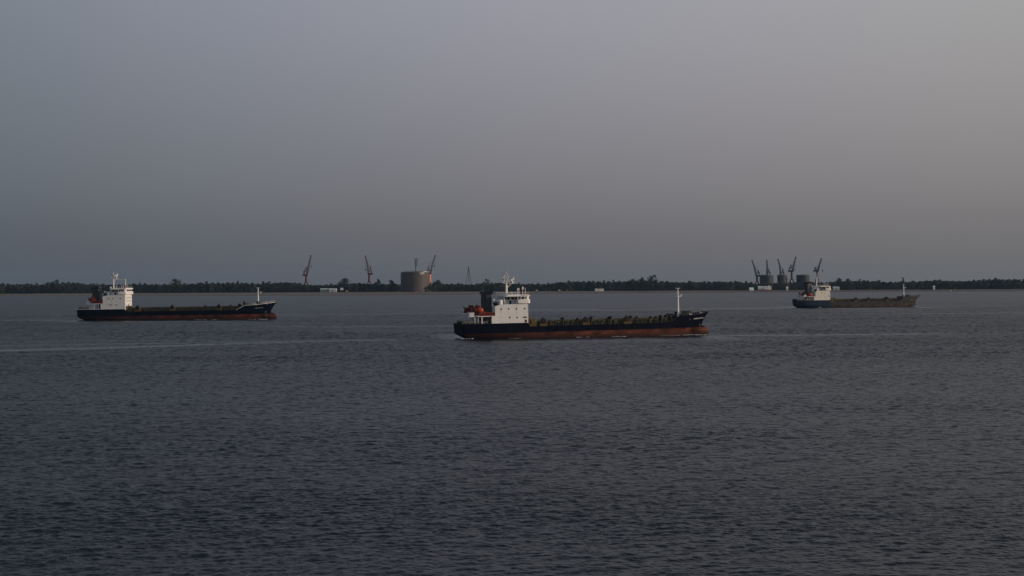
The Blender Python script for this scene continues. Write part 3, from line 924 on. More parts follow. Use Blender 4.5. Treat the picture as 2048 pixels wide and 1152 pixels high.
    # ---- bridge
    q = MB()
    q.box(18.0, 24.6, -5.0, 5.0, 13.95, 17.3)
    br = B(q, 'wheelhouse', P.get('wheel', 'white_grey'), h=True)
    def wingplan(x0, x1, y, r=1.3):
        pts = [(x0, -y), (x1 - r, -y)]
        for i in range(1, 7):
            a = -math.pi / 2 + i * math.pi / 12; pts.append((x1 - r + r * math.cos(a), -y + r + r * math.sin(a)))
        pts2 = [(x, -yy) for x, yy in reversed(pts)]
        return pts + pts2
    q = MB(); q.prism(wingplan(23.4, 28.9, 8.1), 14.35, 15.95)
    q.box(24.7, 27.68, -6.8, 6.8, 13.9, 14.36)
    B(q, 'bridge_wing', W, br, h=True, smooth=True)
    q = MB(); q.prism(wingplan(24.6, 28.5, 7.7), 15.95, 17.25); B(q, 'window_band', W, br, h=True, smooth=True)
    for sgn in (-1, 1):
        for (a, c) in ((24.9, 26.2), (26.6, 27.1)):
            w_ = MB(); w_.box(a, c, sgn * 7.7 - .06, sgn * 7.7 + .06, 16.1, 17.1); B(w_, 'bridge_window', 'glass', br, h=True)
        for (a, c) in ((18.6, 19.1), (19.5, 20.5), (21.3, 22.5), (22.9, 24.3)):
            w_ = MB(); w_.box(a, c, sgn * 5.0 - .05, sgn * 5.0 + .05, 15.9, 17.0); B(w_, 'bridge_window', 'glass', br, h=True)
        w_ = MB(); w_.box(20.3, 21.2, sgn * 5.0 - .05, sgn * 5.0 + .05, 14.0, 15.5); B(w_, 'bridge_door', 'navy', br, h=True)
        w_ = MB(); w_.beam((22.6, sgn * 7.6, 13.9), (23.5, sgn * 7.6, 17.2), .22); w_.beam((23.0, sgn * 6.4, 13.9), (24.5, sgn * 6.4, 16.0), .25)
        B(w_, 'wing_ladder', 'white', br, h=True)
    for i in range(9):
        yy = -6.0 + i * 1.5
        w_ = MB(); w_.box(28.48, 28.56, yy - .55, yy + .55, 16.1, 17.1); B(w_, 'bridge_window', 'glass', br, h=True)
    q = MB(); q.prism(wingplan(18.0, 28.8, 7.9), 17.25, 17.65); q.prism(wingplan(19.0, 28.3, 7.5), 17.65, 18.0)
    rf = B(q, 'roof', W, br, h=True, smooth=True)
    q = MB(); q.prism(wingplan(25.2, 28.95, 8.05), 17.66, 17.85); B(q, 'roof_trim', P.get('trim_mat', 'pink'), br, h=True)
    # rails and aerials on the roof
    q = MB()
    for sgn in (-1, 1):
        for i in range(8): q.beam((18.4 + i * 1.4, sgn * 7.3, 17.9), (18.4 + i * 1.4, sgn * 7.3, 18.85), .07)
        q.beam((18.4, sgn * 7.3, 18.8), (28.2, sgn * 7.3, 18.8), .08)
    B(q, 'roof_rail', 'white', br, h=True)
    for (ax, ay, ah, dome) in P['aerials']:
        q = MB(); q.tube((ax, ay, 17.9), (ax, ay, 17.9 + ah), .12, .10, 6)
        if dome: q.ball((ax, ay, 17.9 + ah), dome, dome, dome * P.get('domek', 1.0), 10, 8)
        B(q, 'aerial', 'white', br, h=True, smooth=True)
    q = MB(); q.box(26.0, 26.9, -3.6, -2.6, 17.9, 19.4); B(q, 'aerial_box', 'darkred', br, h=True)
    # main mast
    A = P['mast']; mx, mz0, mz1, mz2 = A['x'], A.get('z0', 17.4), A['z1'], A['z2']
    q = MB(); q.tube((mx, 0, mz0 - 3.5), (mx, 0, mz1), A.get('r', .62), A.get('r', .62) * .72, 14)
    mm = B(q, 'main_mast', A.get('mat', 'cream'), h=True, smooth=True)
    q = MB(); q.tube((mx, 0, mz1), (mx, 0, mz2), .30, .20, 8); q.tube((mx - .6, .3, mz1), (mx - .1, 0, mz2 - .6), .1, .08, 5); q.tube((mx + .6, -.3, mz1), (mx + .1, 0, mz2 - .6), .1, .08, 5)
    z = mz1 + .6; i = 0
    while z < mz2 - .8:
        wd = (1.5, .8, 1.3, .6, .9)[i % 5]
        q.beam((mx - wd, -.1, z), (mx + wd * .7, .1, z), .22); q.ball((mx + wd * .65, -.2, z + .3), .36, .36, .38, 8, 6); q.box(mx - wd - .2, mx - wd + .2, -.2, .2, z - .35, z + .45)
        z += .95; i += 1
    q.tube((mx, 0, mz2), (mx, 0, mz2 + .9), .2, .03, 6)
    B(q, 'topmast', 'white_grey', mm, h=True)
    q = MB(); q.box(mx - 1.0, mx + A.get('plat', 3.4), -1.1, 1.1, mz1 + .05, mz1 + .2)
    for i in range(5): q.beam((mx - .9 + i * (A.get('plat', 3.4) + .8) / 4, -1.1, mz1 + .2), (mx - .9 + i * (A.get('plat', 3.4) + .8) / 4, -1.1, mz1 + 1.1), .09)
    q.beam((mx - .9, -1.1, mz1 + 1.1), (mx + A.get('plat', 3.4), -1.1, mz1 + 1.1), .09); q.beam((mx, 0, mz1 - 2), (mx + 2.4, 0, mz1 + .1), .2)
    B(q, 'mast_platform', 'white', mm, h=True)
    q = MB(); rx = mx + A.get('plat', 3.4) - .7
    q.tube((rx, 0, mz1 + .2), (rx, 0, mz1 + 1.3), .35, .3, 8); q.beam((rx - .9, -.8, mz1 + 1.5), (rx + .9, .8, mz1 + 1.8), .28); q.ball((rx + .4, 0, mz1 + 2.2), .5)
    B(q, 'radar_scanner', 'white', mm, h=True)
    q = MB()
    q.box(rx - .9, rx - .2, -.5, .5, mz1 + .2, mz1 + 1.0); q.beam((mx - .2, 0, mz1 + 4.2), (mx - 1.7, 0, mz1 + 4.3), .16); q.beam((mx - 1.7, 0, mz1 + 4.3), (mx - 1.7, 0, mz1 + 3.2), .22); q.ball((mx - 1.1, 0, mz1 + 2.0), .5, .4, .32)
    B(q, 'signal_lamps', 'steel', mm, h=True)
    if P.get('spar'):
        q = MB(); q.tube((26.0, 0, 17.9), (26.0, 0, 23.4), .3, .16, 8); q.beam((mx, 0, 22.6), (26.0, 0, 22.9), .16); q.beam((mx + .3, 0, 23.2), (mx + 3.4, 0, 22.9), .3)
        B(q, 'signal_spar', 'white', br, h=True)
        q = MB(); q.tube((17.0, -3, 14), (17.0, -3, 18.3), .55, .45, 10); q.ball((17.0, -3, 18.4), .6)
        B(q, 'vent_post', 'white_grey', h=True, smooth=True)
        q = MB(); q.tube((17.0, -3, 16.9), (17.0, -3, 17.6), .62, .62, 10); B(q, 'vent_band', 'red', h=True)
    return root

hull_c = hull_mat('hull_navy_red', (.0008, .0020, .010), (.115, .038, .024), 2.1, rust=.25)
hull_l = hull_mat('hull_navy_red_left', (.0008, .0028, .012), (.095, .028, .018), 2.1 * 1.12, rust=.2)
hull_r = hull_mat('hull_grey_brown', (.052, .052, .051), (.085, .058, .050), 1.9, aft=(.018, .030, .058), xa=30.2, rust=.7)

gear_c = [(34.5, -6.2, 'w'), (43.0, -5.9, 'v'), (49.0, -5.9, 'o'), (53.0, -6.0, 'w'), (55.4, -5.9, 'v'), (39.0, -6.3, 'p'), (36.8, -6.3, 'p'),
          (63.8, -5.9, 'v'), (64.6, -6.3, 'p'), (71.0, -5.9, 'w'), (75.0, -5.9, 'o'), (81.0, -6.3, 'o'), (86.2, -5.9, 'v'), (88.6, -5.9, 'v'), (87.4, -6.3, 'p'),
          (46.0, -6.4, 'p'), (59.5, -6.4, 'p'), (78.5, -6.4, 'p'), (62.4, -5.9, 'o'), (72.8, -5.9, 'v'), (83.6, -5.9, 'o'), (90.4, -5.9, 'v')]
gear_l = [(34.2, -6.2, 'w'), (44.0, -6.3, 'p'), (45.5, -6.3, 'p'), (53.5, -6.0, 'w'), (64.0, -6.0, 'p'), (71.5, -6.3, 'o'), (79.5, -6.3, 'w'), (85.5, -6.2, 'o'), (83.6, -6.3, 'p'), (90.6, -5.0, 'v'), (90.6, -4.0, 'w')]
gear_r = [(32.5, -5.8, 'v'), (44.5, -6.0, 'p'), (51.5, -6.0, 'w'), (62.5, -6.0, 'w'), (64.5, -6.3, 'p'), (67.0, -6.3, 'p'), (77.5, -6.0, 'v'), (79.0, -6.0, 'w'), (86.0, -6.3, 'p'), (89.5, -6, 'o')]
pil_c = [(7.7, 7.4, .22), (4.8, 6.9, .10), (6.4, 6.2, .14)]

make_ship('cargo_ship', 'nearest cargo ship, navy hull over red bottom, white deckhouse, in the middle of the river',
          SHIPS['centre']['pos'], SHIPS['centre']['rz'], (1.035, 1, 1), dict(hx=1.0, hk=1.0,
    hull=hull_c, name=(99.2, 106.6, 5.6, .46, True), gear=gear_c, white='white', wheel='white_grey',
    ports_up=(15.9, 19.2, 22.6, 26.2), ports_low=(19.6, 22.8), pillars=pil_c, cap='navy',
    funnel=dict(x0=10.2, x1=13.3, y=3.3, z1=18.3, flare=.38, cap='flat', capz=1.1, mat='funnel', capmat='navy', pipes=((11.2, 0, .22, 2.2), (12.2, .6, .3, .8))),
    mast=dict(x=20.6, z1=22.6, z2=27.2, r=.62),
    aerials=((24.2, -4.5, 2.3, .3), (25.6, -2.4, 1.6, 0), (26.6, -4.0, 2.7, .42), (28.0, -3.2, 2.6, .16), (21.4, -5, 1.3, 0), (26.9, 2.5, 2.4, .25)), domek=1.7))

make_ship('cargo_ship', 'cargo ship on the left with pointed funnel cap and sunlit bridge front, navy over red',
          SHIPS['left']['pos'], SHIPS['left']['rz'], (1.152, 1.06, 1.13), dict(
    hull=hull_l, name=(99.4, 103.8, 5.2, .30, False), gear=gear_l, white='white', wheel='white_grey', hx=4.4, hk=.99, trim=1.3, fmx=100.3, fmh=.80, fdrop=.35, name_z=0,
    ports_up=(17.2, 19.8, 24.8), ports_low=(18.0, 21.9), doors=((19.2, 8.3, .12, .5),), pillars=[(10.2, 7.5, .2), (7.6, 7.2, .22), (5.6, 6.6, .25)], cap='white', cap_t=.22, white_rail=True,
    coaming='olive', cover='green', boat=(6.8, 5.8, 11.2), boat_l=1.7, transom=.86, rk=.2, round=2.5,
    funnel=dict(x0=4.9, x1=9.6, y=3.0, z1=17.7, flare=.45, cap='pyramid', capz=1.6, mat='funnel', capmat='navy', pipes=((7.2, 0, .2, 1.4),)),
    mast=dict(x=18.2, z1=23.6, z2=26.6, r=.45, plat=2.6),
    aerials=((24.8, -4.5, 1.5, 0), (26.2, -2.4, 2.2, .12), (27.4, -4.0, 2.6, .14), (28.3, -3.2, 2.0, .12), (21.4, -5, 1.3, .2), (23.9, 2.5, 1.8, .2)), spar=True, trim_mat='white'))

make_ship('cargo_ship', 'farthest cargo ship on the right, faded blue stern, rusty grey-brown hull, black-topped funnel',
          SHIPS['right']['pos'], SHIPS['right']['rz'], (1.06, 1.0, 1.02), dict(
    hull=hull_r, name=(98.8, 101.5, 5.0, .2, False), gear=gear_r, white='cream', wheel='white_grey', hx=4.4, hk=.925, trim=.9, bulb=False, fmh=.90,
    ports_up=(19.2, 22.6), ports_low=(22.6,), doors=((26.4, 9.5, .5, .4),), pillars=[(12.6, 7.6, .12), (10.8, 7.5, .12), (9.0, 7.3, .12), (7.2, 7.3, .12), (5.4, 6.9, .12)], cap='steel',
    coaming='olive', cover='olive', boat=(8.6, 6.4, 10.8), boat_l=2.5, dodger=False, transom=.72, rk=.5, round=6.0, anchor='black', pale_bits=False, forked_bow=True,
    funnel=dict(x0=7.6, x1=12.0, y=3.2, z1=20.2, flare=.55, cap='flat', capz=.9, mat='funnel_beige', capmat='black', pipes=((9.8, 0, .3, .6),)),
    mast=dict(x=18.0, z1=22.8, z2=28.2, r=.6, plat=.9, mat='white'),
    aerials=((24.2, -4.5, 2.1, .12), (25.6, -2.4, 2.2, .1), (26.6, -4.0, 2.4, .2), (27.9, -3.2, 1.6, .25), (22.4, -5, 1.3, 0)), white_store=True))

# broken water at the bows and sterns
def foam_strip(name, key, pts, label):
    s = SHIPS[key]; mb = MB(); r = random.Random(len(pts) + len(name))
    c, sn = math.cos(s['rz']), math.sin(s['rz'])
    for (x, y, ln, wd, hh_) in pts:
        n = max(3, int(ln / .8))
        for i in range(n):
            xx = x + ln * i / n + r.uniform(-.3, .3); yy = y + r.uniform(-wd, wd)
            wx = s['pos'][0] + xx * c - yy * sn; wy = s['pos'][1] + xx * sn + yy * c
            mb.ball((wx, wy, -.02), r.uniform(.4, 1.1), r.uniform(.25, .7), hh_ * r.uniform(.4, 1.2), 7, 4, zcut=0)
    tag(mb.build(name, FOAM, smooth=True), label, 'foam', kind='stuff')
FOAM = paint('foam', (.62, .65, .68), .8, .12)
foam_strip('foam', 'centre', [(100, -3.4, 12.5, .35, .22), (88, -7.2, 10, .25, .10), (50, -8.15, 6, .15, .16), (.2, -6.0, 5, 1.0, .30), (-2, -2.0, 5, 4, .30), (-9, -1, 8, 5, .12), (66, -8.1, 7, .15, .14), (20, -8.1, 6, .15, .10)], 'white water along the bow and stern of the nearest ship')
foam_strip('foam', 'left', [(108, -4.6, 14, .5, .30), (76, -8.6, 14, .25, .16)], 'white water under the bow of the left ship')
foam_strip('foam', 'right', [(108, -3.6, 9, .5, .16), (20, -8.1, 1.5, .3, .5)], 'white water beside the hull of the right ship')

# ------------------------------------------------------------------ storage tanks
def make_tank(px, py_top, halfpx, Y, shell, label, mast=False, walk=True):
    c = at(px, py_top, Y); rad = halfpx * Y / FPX * 1.0
    gz = ground_z(c.x, Y); h = c.z - gz
    root = empty('storage_tank', (c.x, Y, gz))
    tag(root, label, 'storage tank')
    q = MB(); q.tube((0, 0, -1), (0, 0, h - 1.2), rad, rad, 72); q.build('shell', shell, root, smooth=True)
    q = MB(); q.ball((0, 0, h - 1.2), rad * .985, rad * .985, rad * .09, 72, 5, zcut=0); q.build('roof', shell, root, smooth=True)
    q = MB(); n = 72
    for zz in (h - 1.1, h - .1):
        for i in range(n):
            a0 = 2 * math.pi * i / n; a1 = 2 * math.pi * (i + 1) / n; rr = rad + .5
            q.beam((rr * math.cos(a0), rr * math.sin(a0), zz), (rr * math.cos(a1), rr * math.sin(a1), zz), .35 if zz < h - .5 else .2)
    for i in range(n):
        a0 = 2 * math.pi * i / n; rr = rad + .5
        q.beam((rr * math.cos(a0), rr * math.sin(a0), h - 1.1), (rr * math.cos(a0), rr * math.sin(a0), h - .1), .15)
    q.build('roof_walkway', 'steel', root)
    for k_ in range(3):
        q = MB(); zz = h * (.3 + .22 * k_); q.tube((0, 0, zz), (0, 0, zz + .5), rad + .12, rad + .12, 72); q.build('wind_girder', shell, root, smooth=True)
    if walk:
        q = MB(); prev = None
        for i in range(40):
            a = R(-150) + i * R(2.6); zz = i / 39 * (h - 1.5); p = ((rad + .7) * math.cos(a), (rad + .7) * math.sin(a), zz)
            if prev: q.beam(prev, p, .5)
            prev = p
        q.build('spiral_stair', shell, root)
    return root, rad, h

tk, rad, h = make_tank(830, 544.0, 28.6, 2832, 'tank', 'large mauve-grey storage tank with a pipe mast on its roof, left of an orange crane')
q = MB(); mx = 2 * 0
q.tube((1.5, 0, h), (1.5, 0, h + 26), 1.1, .6, 8)
z = h + 12; rr_ = random.Random(4)
while z < h + 27:
    wd = rr_.uniform(1.4, 3.8); q.beam((1.5 - wd, 0, z), (1.5 + wd, 0, z + rr_.uniform(-.3, .3)), .6); q.box(1.5 + wd - .7, 1.5 + wd + .6, -.5, .5, z - .6, z + .9)
    z += rr_.uniform(1.6, 2.6)
q.build('roof_mast', 'crane_grey', tk)
q = MB(); q.tube((-20.5, 0, h - 3), (-20.5, 0, h + 31), .28, .14, 6); q.beam((-23, 0, h + 13), (-20.5, 0, h + 14), .25); q.build('lightning_pole', 'steel', tk)
q = MB(); q.box(10.5, 17.5, -rad - 1.5 + 4, -rad + 9, h - 5.5, h - .3); q.box(17.6, 19.6, -rad + 4, -rad + 10, h - 4, h + 1.3); q.beam((17.5, -rad + 7, h + 1), (26, -rad + 16, h + .3), .8); q.build('roof_platform', 'cream', tk)
q = MB()
for i in range(14):
    xx = -rad * .8 + i * rad * 1.6 / 13
    q.box(xx - .5, xx + .7, -math.sqrt(max(0, rad * rad - xx * xx)) + 1.5, -math.sqrt(max(0, rad * rad - xx * xx)) + 3, h - .6, h + (1.2, .7, 2.0, 1.4)[i % 4])
q.build('roof_valves', 'ochre', tk)

make_tank(1533, 549.5, 13.4, 2880, 'tank_dark', 'wide slate grey tank at the left of the right-hand group', walk=False)
make_tank(1564.6, 549.0, 10.0, 2880, 'tank', 'narrower tank in the middle of the right-hand group, sunlit on its right', walk=False)
make_tank(1606, 549.2, 13.2, 2880, 'tank_dark', 'slate grey tank at the right of the group, behind the right ship funnel', walk=False)
# process tower beside the middle tank
p = at(1574.5, 562, 2875)
q = MB(); q.tube((0, 0, 0), (0, 0, 24), 1.8, 1.8, 12); q.ball((0, 0, 24), 1.8, 1.8, 1.2, 12, 5); q.tube((3.6, 0, 0), (3.6, 0, 18), .9, .9, 8)
o = q.build('silo', 'white', smooth=True); o.location = (p.x, 2875, 4.5); tag(o, 'slim pale silo standing right of the middle tank of the right-hand group', 'silo')

# ------------------------------------------------------------------ harbour cranes
def lattice(mb, a, c, w0, w1, t, n, upv=Vector((0, 1, 0))):
    a = Vector(a); c = Vector(c); d = (c - a).normalized(); s_ = d.cross(upv).normalized(); y_ = upv
    pts = []
    for i in range(n + 1):
        q = a.lerp(c, i / n); w_ = lerp(w0, w1, i / n) / 2
        pts.append([q + s_ * w_ * e + y_ * w_ * f for e, f in ((-1, -1), (1, -1), (1, 1), (-1, 1))])
    for i in range(n):
        for k in range(4):
            mb.beam(pts[i][k], pts[i + 1][k], t)
            j = (k + 1) % 4
            mb.beam(pts[i][k], pts[i + 1][j], t * .55)
            mb.beam(pts[i + 1][k], pts[i + 1][j], t * .55)

def make_crane(px_base, tip, knee, Y, mat, label, house_y=550.5, hook=None, tower_mat=None, aframe=True, thick=.95, tr=2.4, apeak=None, group=None):
    """slewing portal crane: tip and knee are (pixel x, pixel y) of the jib head and jib bend"""
    base = at(px_base, house_y, Y)
    gz = ground_z(base.x, Y)
    root = empty('harbour_crane', (base.x, Y, gz))
    tag(root, label, 'crane', group or 'slewing harbour cranes on the far shore')
    zt = base.z - gz
    def loc(pxy):
        p = at(pxy[0], pxy[1], Y); return (p.x - base.x, 0, p.z - gz)
    tip = loc(tip); knee = loc(knee); sg = 1 if tip[0] > 0 else -1
    tm = tower_mat or mat
    q = MB()
    for sx in (-1, 1):
        for sy in (-1, 1):
            q.beam((sx * 5.2, sy * 5.2, 0), (sx * 2.6, sy * 2.6, zt * .52), 1.1)
    q.box(-6, 6, -6, -4.6, .3, 1.5); q.box(-6, 6, 4.6, 6, .3, 1.5); q.box(-3.6, 3.6, -3.6, 3.6, zt * .52, zt * .52 + 1.2)
    q.beam((-4, -4.4, zt * .25), (4, -4.4, zt * .25), .7); q.beam((-4, 4.4, zt * .25), (4, 4.4, zt * .25), .7)
    q.build('portal', tm, root)
    q = MB(); q.tube((0, 0, zt * .52), (0, 0, zt - 1.5), tr, tr * .8, 12)
    for zz in (.62, .74, .86): q.tube((0, 0, zt * zz), (0, 0, zt * zz + .4), 2.6, 2.6, 12)
    q.build('tower', tm, root)
    q = MB(); q.box(-sg * 7.4 if sg > 0 else -3.6, 3.6 if sg > 0 else -sg * 7.4, -2.4, 2.4, zt - 1.8, zt + 1.9); q.build('machinery_house', tm if tower_mat is None else mat, root)
    q = MB(); xx = sg * 3.4; q.box(min(xx, xx + sg * 2.0), max(xx, xx + sg * 2.0), -3.4, -1.4, zt - 1.4, zt + 1.2); q.build('cab', 'white_grey', root)
    foot = (sg * 2.2, 0, zt + 1.8)
    q = MB(); lattice(q, foot, knee, 2.2, 2.6, thick * .8, 5); lattice(q, knee, tip, 2.4, 1.1, thick * .7, 7)
    q.build('jib', mat, root)
    ap = loc(apeak) if apeak else (-sg * 1.5, 0, zt + 15.5)
    if aframe:
        q = MB()
        for sy in (-1.6, 1.6):
            q.beam((-sg * 4.5, sy, zt + 1.8), (ap[0], sy * .4, ap[2]), thick); q.beam((sg * 1.4, sy, zt + 1.8), (ap[0], sy * .4, ap[2]), thick)
        for t in (.3, .55, .8):
            q.beam((lerp(-sg * 4.5, ap[0], t), 0, lerp(zt + 1.8, ap[2], t)), (lerp(sg * 1.4, ap[0], t), 0, lerp(zt + 1.8, ap[2], t)), thick * .6)
        q.build('a_frame', mat, root)
        q = MB(); q.beam(ap, (-sg * 4.2, 0, zt + 6.5), .5); q.box(-sg * 4.2 - 1.5, -sg * 4.2 + 1.5, -1.3, 1.3, zt + 4.6, zt + 7.4)
        q.build('counterweight', mat, root)
        q = MB(); q.beam(ap, knee, .5); q.beam((ap[0], .6, ap[2]), (lerp(knee[0], tip[0], .55), .6, lerp(knee[2], tip[2], .55)), .22)
        q.build('luffing_tie', mat, root)
    q = MB(); q.tube((tip[0] - sg * .9, 0, tip[2]), (tip[0] + sg * 1.6, 0, tip[2] - .1), 1.0, .8, 8); q.build('jib_head', mat, root)
    if hook:
        hk = loc(hook); q = MB(); q.beam((tip[0] + sg * 1.4, .3, tip[2]), (hk[0], .3, hk[2]), .22); q.beam((tip[0] + sg * 1.4, -.3, tip[2]), (hk[0], -.3, hk[2]), .22)
        c_ = q.build('hoist_rope', 'crane_grey', root)
        q = MB(); q.ball((hk[0], 0, hk[2] - 1.5), 1.1, .9, 2.2, 10, 8); q.build('hook_block', 'crane_grey', root)
    return root

make_crane(612.3, (621.6, 511.0), (617.2, 533), 2910, 'crane_red', 'leftmost red crane on the far shore, jib leaning right with hanging hook block', 550.0, hook=(622.3, 531.5), apeak=(612.6, 533.5))
make_crane(738.4, (731.0, 512.2), (735.2, 531), 2910, 'crane_red', 'red crane leaning left on the far shore, left of the big tank', 547.8, hook=(731.3, 538), apeak=(741.2, 532.5))
make_crane(859.5, (870.3, 510.6), (864.2, 531), 2905, 'crane_red', 'crane with orange sunlit tower standing right against the big tank', 546.5, hook=(868.6, 530.5), tower_mat='crane_orange', tr=2.9, apeak=(856.5, 532))
G2 = 'slewing harbour cranes on the far shore'
make_crane(1514.0, (1504.0, 520.4), (1509.5, 537), 2960, 'crane_grey', 'leftmost crane of the right-hand group, jib leaning left, before the slate tank edge', 551.5, apeak=(1516.5, 540), tower_mat='crane_red', group=G2)
make_crane(1535.5, (1533.7, 520.4), (1534.4, 537), 2960, 'crane_grey', 'crane with an almost upright jib rising behind the wide slate tank', 552.0, apeak=(1538.2, 538), group=G2)
make_crane(1563.0, (1555.9, 518.2), (1560.2, 535), 2960, 'crane_grey', 'crane leaning left behind the middle tank of the right-hand group', 551.0, apeak=(1566.0, 537.5), group=G2)
make_crane(1583.5, (1591.4, 514.0), (1587.0, 531), 2950, 'crane_grey', 'tallest crane of the right-hand group, leaning right between two tanks', 542.0, hook=(1589.6, 538), apeak=(1581.5, 529), group=G2)
make_crane(1634.0, (1642.3, 517.6), (1638.0, 533), 2950, 'crane_grey', 'rightmost crane, leaning right behind the main mast of the right ship', 541.5, hook=(1645.2, 540), apeak=(1630.5, 536), group=G2)

# thin derrick tower
p = at(937.2, 534, 2900); gz = ground_z(p.x, 2900); ht = p.z - gz
q = MB()
for (ax, ay) in ((-8.5, -3), (8, -3), (1, 6)):
    q.beam((ax, ay, 0), (0, 0, ht), .75)
for t in (.25, .45, .62, .78):
    pts = [(ax * (1 - t), ay * (1 - t), ht * t) for ax, ay in ((-8.5, -3), (8, -3), (1, 6))]
    for i in range(3): q.beam(pts[i], pts[(i + 1) % 3], .4)
q.box(-.6, .6, -.6, .6, ht - 1.5, ht + .6)
o = q.build('derrick', 'crane_grey'); o.location = (p.x, 2900, gz); tag(o, 'thin three-legged derrick tower above the trees left of the middle ship', 'tower')

# ------------------------------------------------------------------ low buildings and boats on the bank
def shed(px0, px1, py_top, py_base, Y, wall, roofm, label, depth=14, gable=.28, door=True, name='shed', cat='shed', group=None):
    a = at(px0, py_base, Y); c = at(px1, py_base, Y); t = at(px0, py_top, Y)
    L = c.x - a.x; gz = ground_z((a.x + c.x) / 2, Y) - .1; h = max(1.5, t.z - gz)
    root = empty(name, ((a.x + c.x) / 2, Y, gz)); tag(root, label, cat, group)
    q = MB(); q.box(-L / 2, L / 2, 0, depth, 0, h * (1 - gable)); q.build('wall', wall, root)
    q = MB(); e = .4; z0 = h * (1 - gable)
    q.v = [(-L / 2 - e, -e, z0), (L / 2 + e, -e, z0), (L / 2 + e, depth + e, z0), (-L / 2 - e, depth + e, z0), (-L / 2 - e, depth / 2, h), (L / 2 + e, depth / 2, h)]
    for f in ((3, 2, 1, 0), (0, 1, 5, 4), (2, 3, 4, 5), (1, 2, 5), (3, 0, 4)): q.face(f)
    q.build('roof', roofm, root)
    if door and L > 5:
        n = max(1, int(L / 9))
        for i in range(n):
            xx = -L / 2 + L * (i + .5) / n
            q = MB(); q.box(xx - min(1.8, L * .12), xx + min(1.8, L * .12), -.08, .1, 0, z0 * .8); q.build('door', 'steel', root)
    return root
shed(640.6, 657.2, 576.6, 583.6, 2800, 'shed_green', 'shed', 'long grey-green shed, left one of two low sheds on the left bank')
shed(658.2, 672.3, 576.8, 583.2, 2798, 'shed', 'tarp', 'pale grey shed, right one of two low sheds on the left bank')
shed(681, 686, 575.4, 579.6, 2805, 'tank_dark', 'tarp', 'small dark hut with a white roof right of the two low sheds', 8, .5)
shed(1190.3, 1197.2, 577.5, 580.3, 2785, 'tarp', 'tarp', 'left one of two small white huts on the bank beyond the middle ship', 7, .2, False, 'hut', 'hut')
shed(1198.4, 1207.6, 577.5, 580.4, 2785, 'tarp', 'cream', 'right one of two small white huts on the bank beyond the middle ship', 7, .2, False, 'hut', 'hut')
shed(1667, 1679, 573.0, 575.8, 2800, 'shed', 'shed', 'pale low shed just right of the right ship bridge', 10, .4)
shed(1866.8, 1870.0, 571.5, 575.2, 2802, 'tarp', 'tarp', 'tiny white hut before the trees right of the right ship foremast', 4, .3, False, 'hut', 'hut')
shed(1573.0, 1576.4, 573.2, 575.6, 2795, 'tarp', 'tarp', 'tiny white hut on the bank below the gap between the tanks', 5, .3, False, 'hut', 'hut')
# brick yard wall with tarpaulin shelters
def shelter(px0, px1, py_top, Y, label):
    a = at(px0, 577, Y); c = at(px1, 577, Y); t = at(px0, py_top, Y); L = c.x - a.x; gz = ground_z(a.x, Y)
    h = t.z - gz; root = empty('shelter', ((a.x + c.x) / 2, Y, gz)); tag(root, label, 'shelter')
    q = MB(); n = 10; b0 = 0
    for i in range(n + 1):
        an = math.pi * i / n; x = -L / 2 * math.cos(an); z = h * .35 + h * .65 * math.sin(an) ** .8
        q.v += [(x, 0, z), (x, 12, z)]
    for i in range(n): q.face((2 * i, 2 * i + 2, 2 * i + 3, 2 * i + 1))
    q.v += [(-L / 2, 0, 0), (L / 2, 0, 0), (-L / 2, 12, 0), (L / 2, 12, 0)]; k_ = 2 * (n + 1)
    q.face(tuple([k_] + [k_ + 1] + [2 * i for i in range(n, -1, -1)])); q.face((k_, 0, 1, k_ + 2)); q.face((k_ + 1, k_ + 3, 2 * n + 1, 2 * n))
    q.build('cover', 'tarp', root)
    q = MB()
    for xx in (-L / 2, L / 2): q.tube((xx, -.2, 0), (xx, -.2, h * .4), .15, .15, 6)
    q.build('post', 'steel', root)
shelter(1529.5, 1535.0, 571.8, 2790, 'left white domed shelter on the brick yard before the slate tank')
shelter(1535.8, 1543.0, 571.0, 2792, 'right and taller white domed shelter on the brick yard before the slate tank')
shed(1517.0, 1530.0, 572.4, 576.4, 2794, 'tarp', 'tarp', 'long low white roofed shed left of the domed shelters', 9, .5)
shed(1499.5, 1507.5, 575.0, 578.5, 2780, 'shed', 'tarp', 'white tent-like shed left of the brick yard on the right-hand bank', 7, .75, False)
p0 = at(1516, 578, 2776); p1 = at(1547, 578, 2776)
q = MB(); q.box(0, p1.x - p0.x, 0, .5, -.5, 2.6)
for i in range(10): q.box(i * (p1.x - p0.x) / 10 - .3, i * (p1.x - p0.x) / 10 + .3, -.25, .75, -.5, 3.0)
o = q.build('yard_wall', 'brick'); o.location = (p0.x, 2776, ground_z(p0.x, 2776)); tag(o, 'low reddish brick yard wall in front of the white shelters', 'wall')

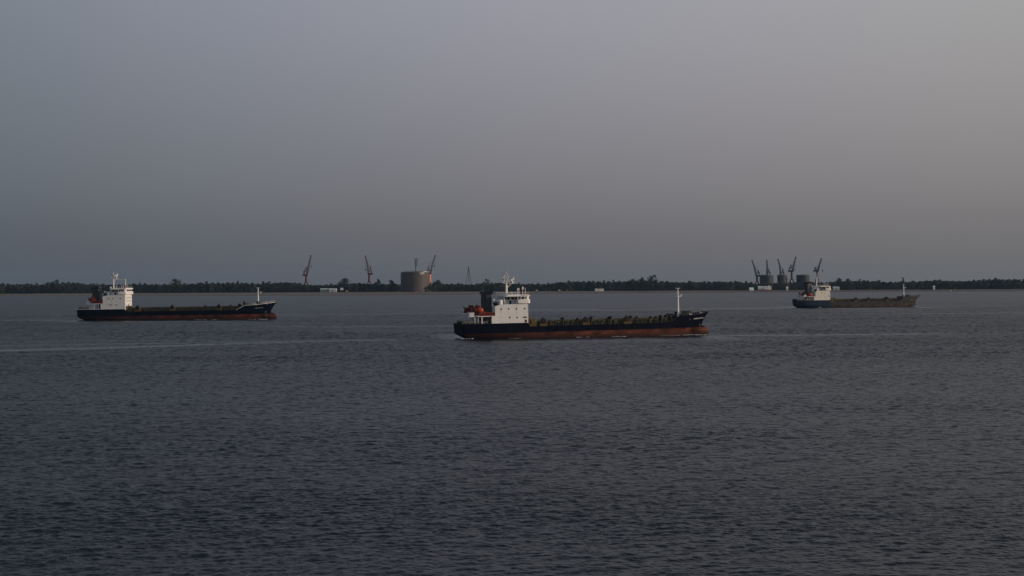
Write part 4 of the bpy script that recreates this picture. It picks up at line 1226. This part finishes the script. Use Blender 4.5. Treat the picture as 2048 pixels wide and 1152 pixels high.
def small_boat(px, Y, L, label, cabin=True):
    p = at(px, 580, Y); gz = ground_z(p.x, Y); root = empty('fishing_boat', (p.x, Y, gz)); tag(root, label, 'boat')
    q = MB(); n = 10
    for i in range(n + 1):
        t = i / n; x = (t - .5) * L; wd = 1.5 * math.sin(math.pi * (.12 + .80 * t)) ** .7; z = 1.3 + 1.6 * (2 * t - 1) ** 2
        q.v += [(x, -wd, z), (x * .9, -wd * .4, .05), (x * .9, wd * .4, .05), (x, wd, z)]
    for i in range(n):
        a = i * 4
        for j in range(3): q.face((a + j, a + j + 1, a + j + 5, a + j + 4))
        q.face((a + 3, a, a + 4, a + 7))
    q.face((0, 3, 2, 1)); q.face((4 * n, 4 * n + 1, 4 * n + 2, 4 * n + 3))
    q.build('boat_hull', 'wood', root)
    if cabin:
        q = MB(); q.box(-L * .22, L * .12, -1.1, 1.1, 1.3, 3.3); q.build('cabin', 'tarp', root)
        q = MB(); q.box(-L * .25, L * .15, -1.3, 1.3, 3.3, 3.5); q.build('roof', 'white', root)
    q = MB(); q.tube((L * .25, 0, 1), (L * .25, 0, 5.2), .12, .1, 6); q.build('mast', 'wood', root)
small_boat(1073.5, 2765, 8.5, 'small pale cabined boat drawn up on the bank nearest the middle ship bridge')
small_boat(1119, 2762, 10, 'larger pale boat drawn up on the bank right of the first small boat')
small_boat(693.5, 2765, 6.0, 'small pale boat on the bank below the white-roofed hut', True)
small_boat(1513, 2690, 8, 'low dark open boat at the water edge below the brick yard', False)
small_boat(828, 2752, 12, 'low open boat lying before the foot of the big storage tank', False)
small_boat(1902, 2752, 9, 'small pale boat on the bank far to the right', True)
p = at(1888.5, 559.5, 2840); gz = ground_z(p.x, 2840)
q = MB(); q.tube((0, 0, 0), (0, 0, p.z - gz), .5, .3, 8); q.box(-.9, .9, -.9, .9, p.z - gz - 2, p.z - gz)
o = q.build('lamp_mast', 'white'); o.location = (p.x, 2815, gz); tag(o, 'pale pole standing just above the trees on the right shore', 'pole')

# ------------------------------------------------------------------ haze
HAZE = 2.2e-5
m = bpy.data.materials.new('haze_air'); m.use_nodes = True; t_ = m.node_tree; t_.nodes.clear()
pv = t_.nodes.new('ShaderNodeVolumePrincipled'); pv.inputs['Color'].default_value = (.42, .68, 1.0, 1)
pv.inputs['Density'].default_value = HAZE; pv.inputs['Anisotropy'].default_value = 0.1
oo = t_.nodes.new('ShaderNodeOutputMaterial'); t_.links.new(pv.outputs[0], oo.inputs['Volume'])
q = MB(); q.box(-16500, 16500, -450, 9300, -5, 100)
tag(q.build('haze', m), 'thin dusk haze lying over the whole river', 'haze', kind='stuff')
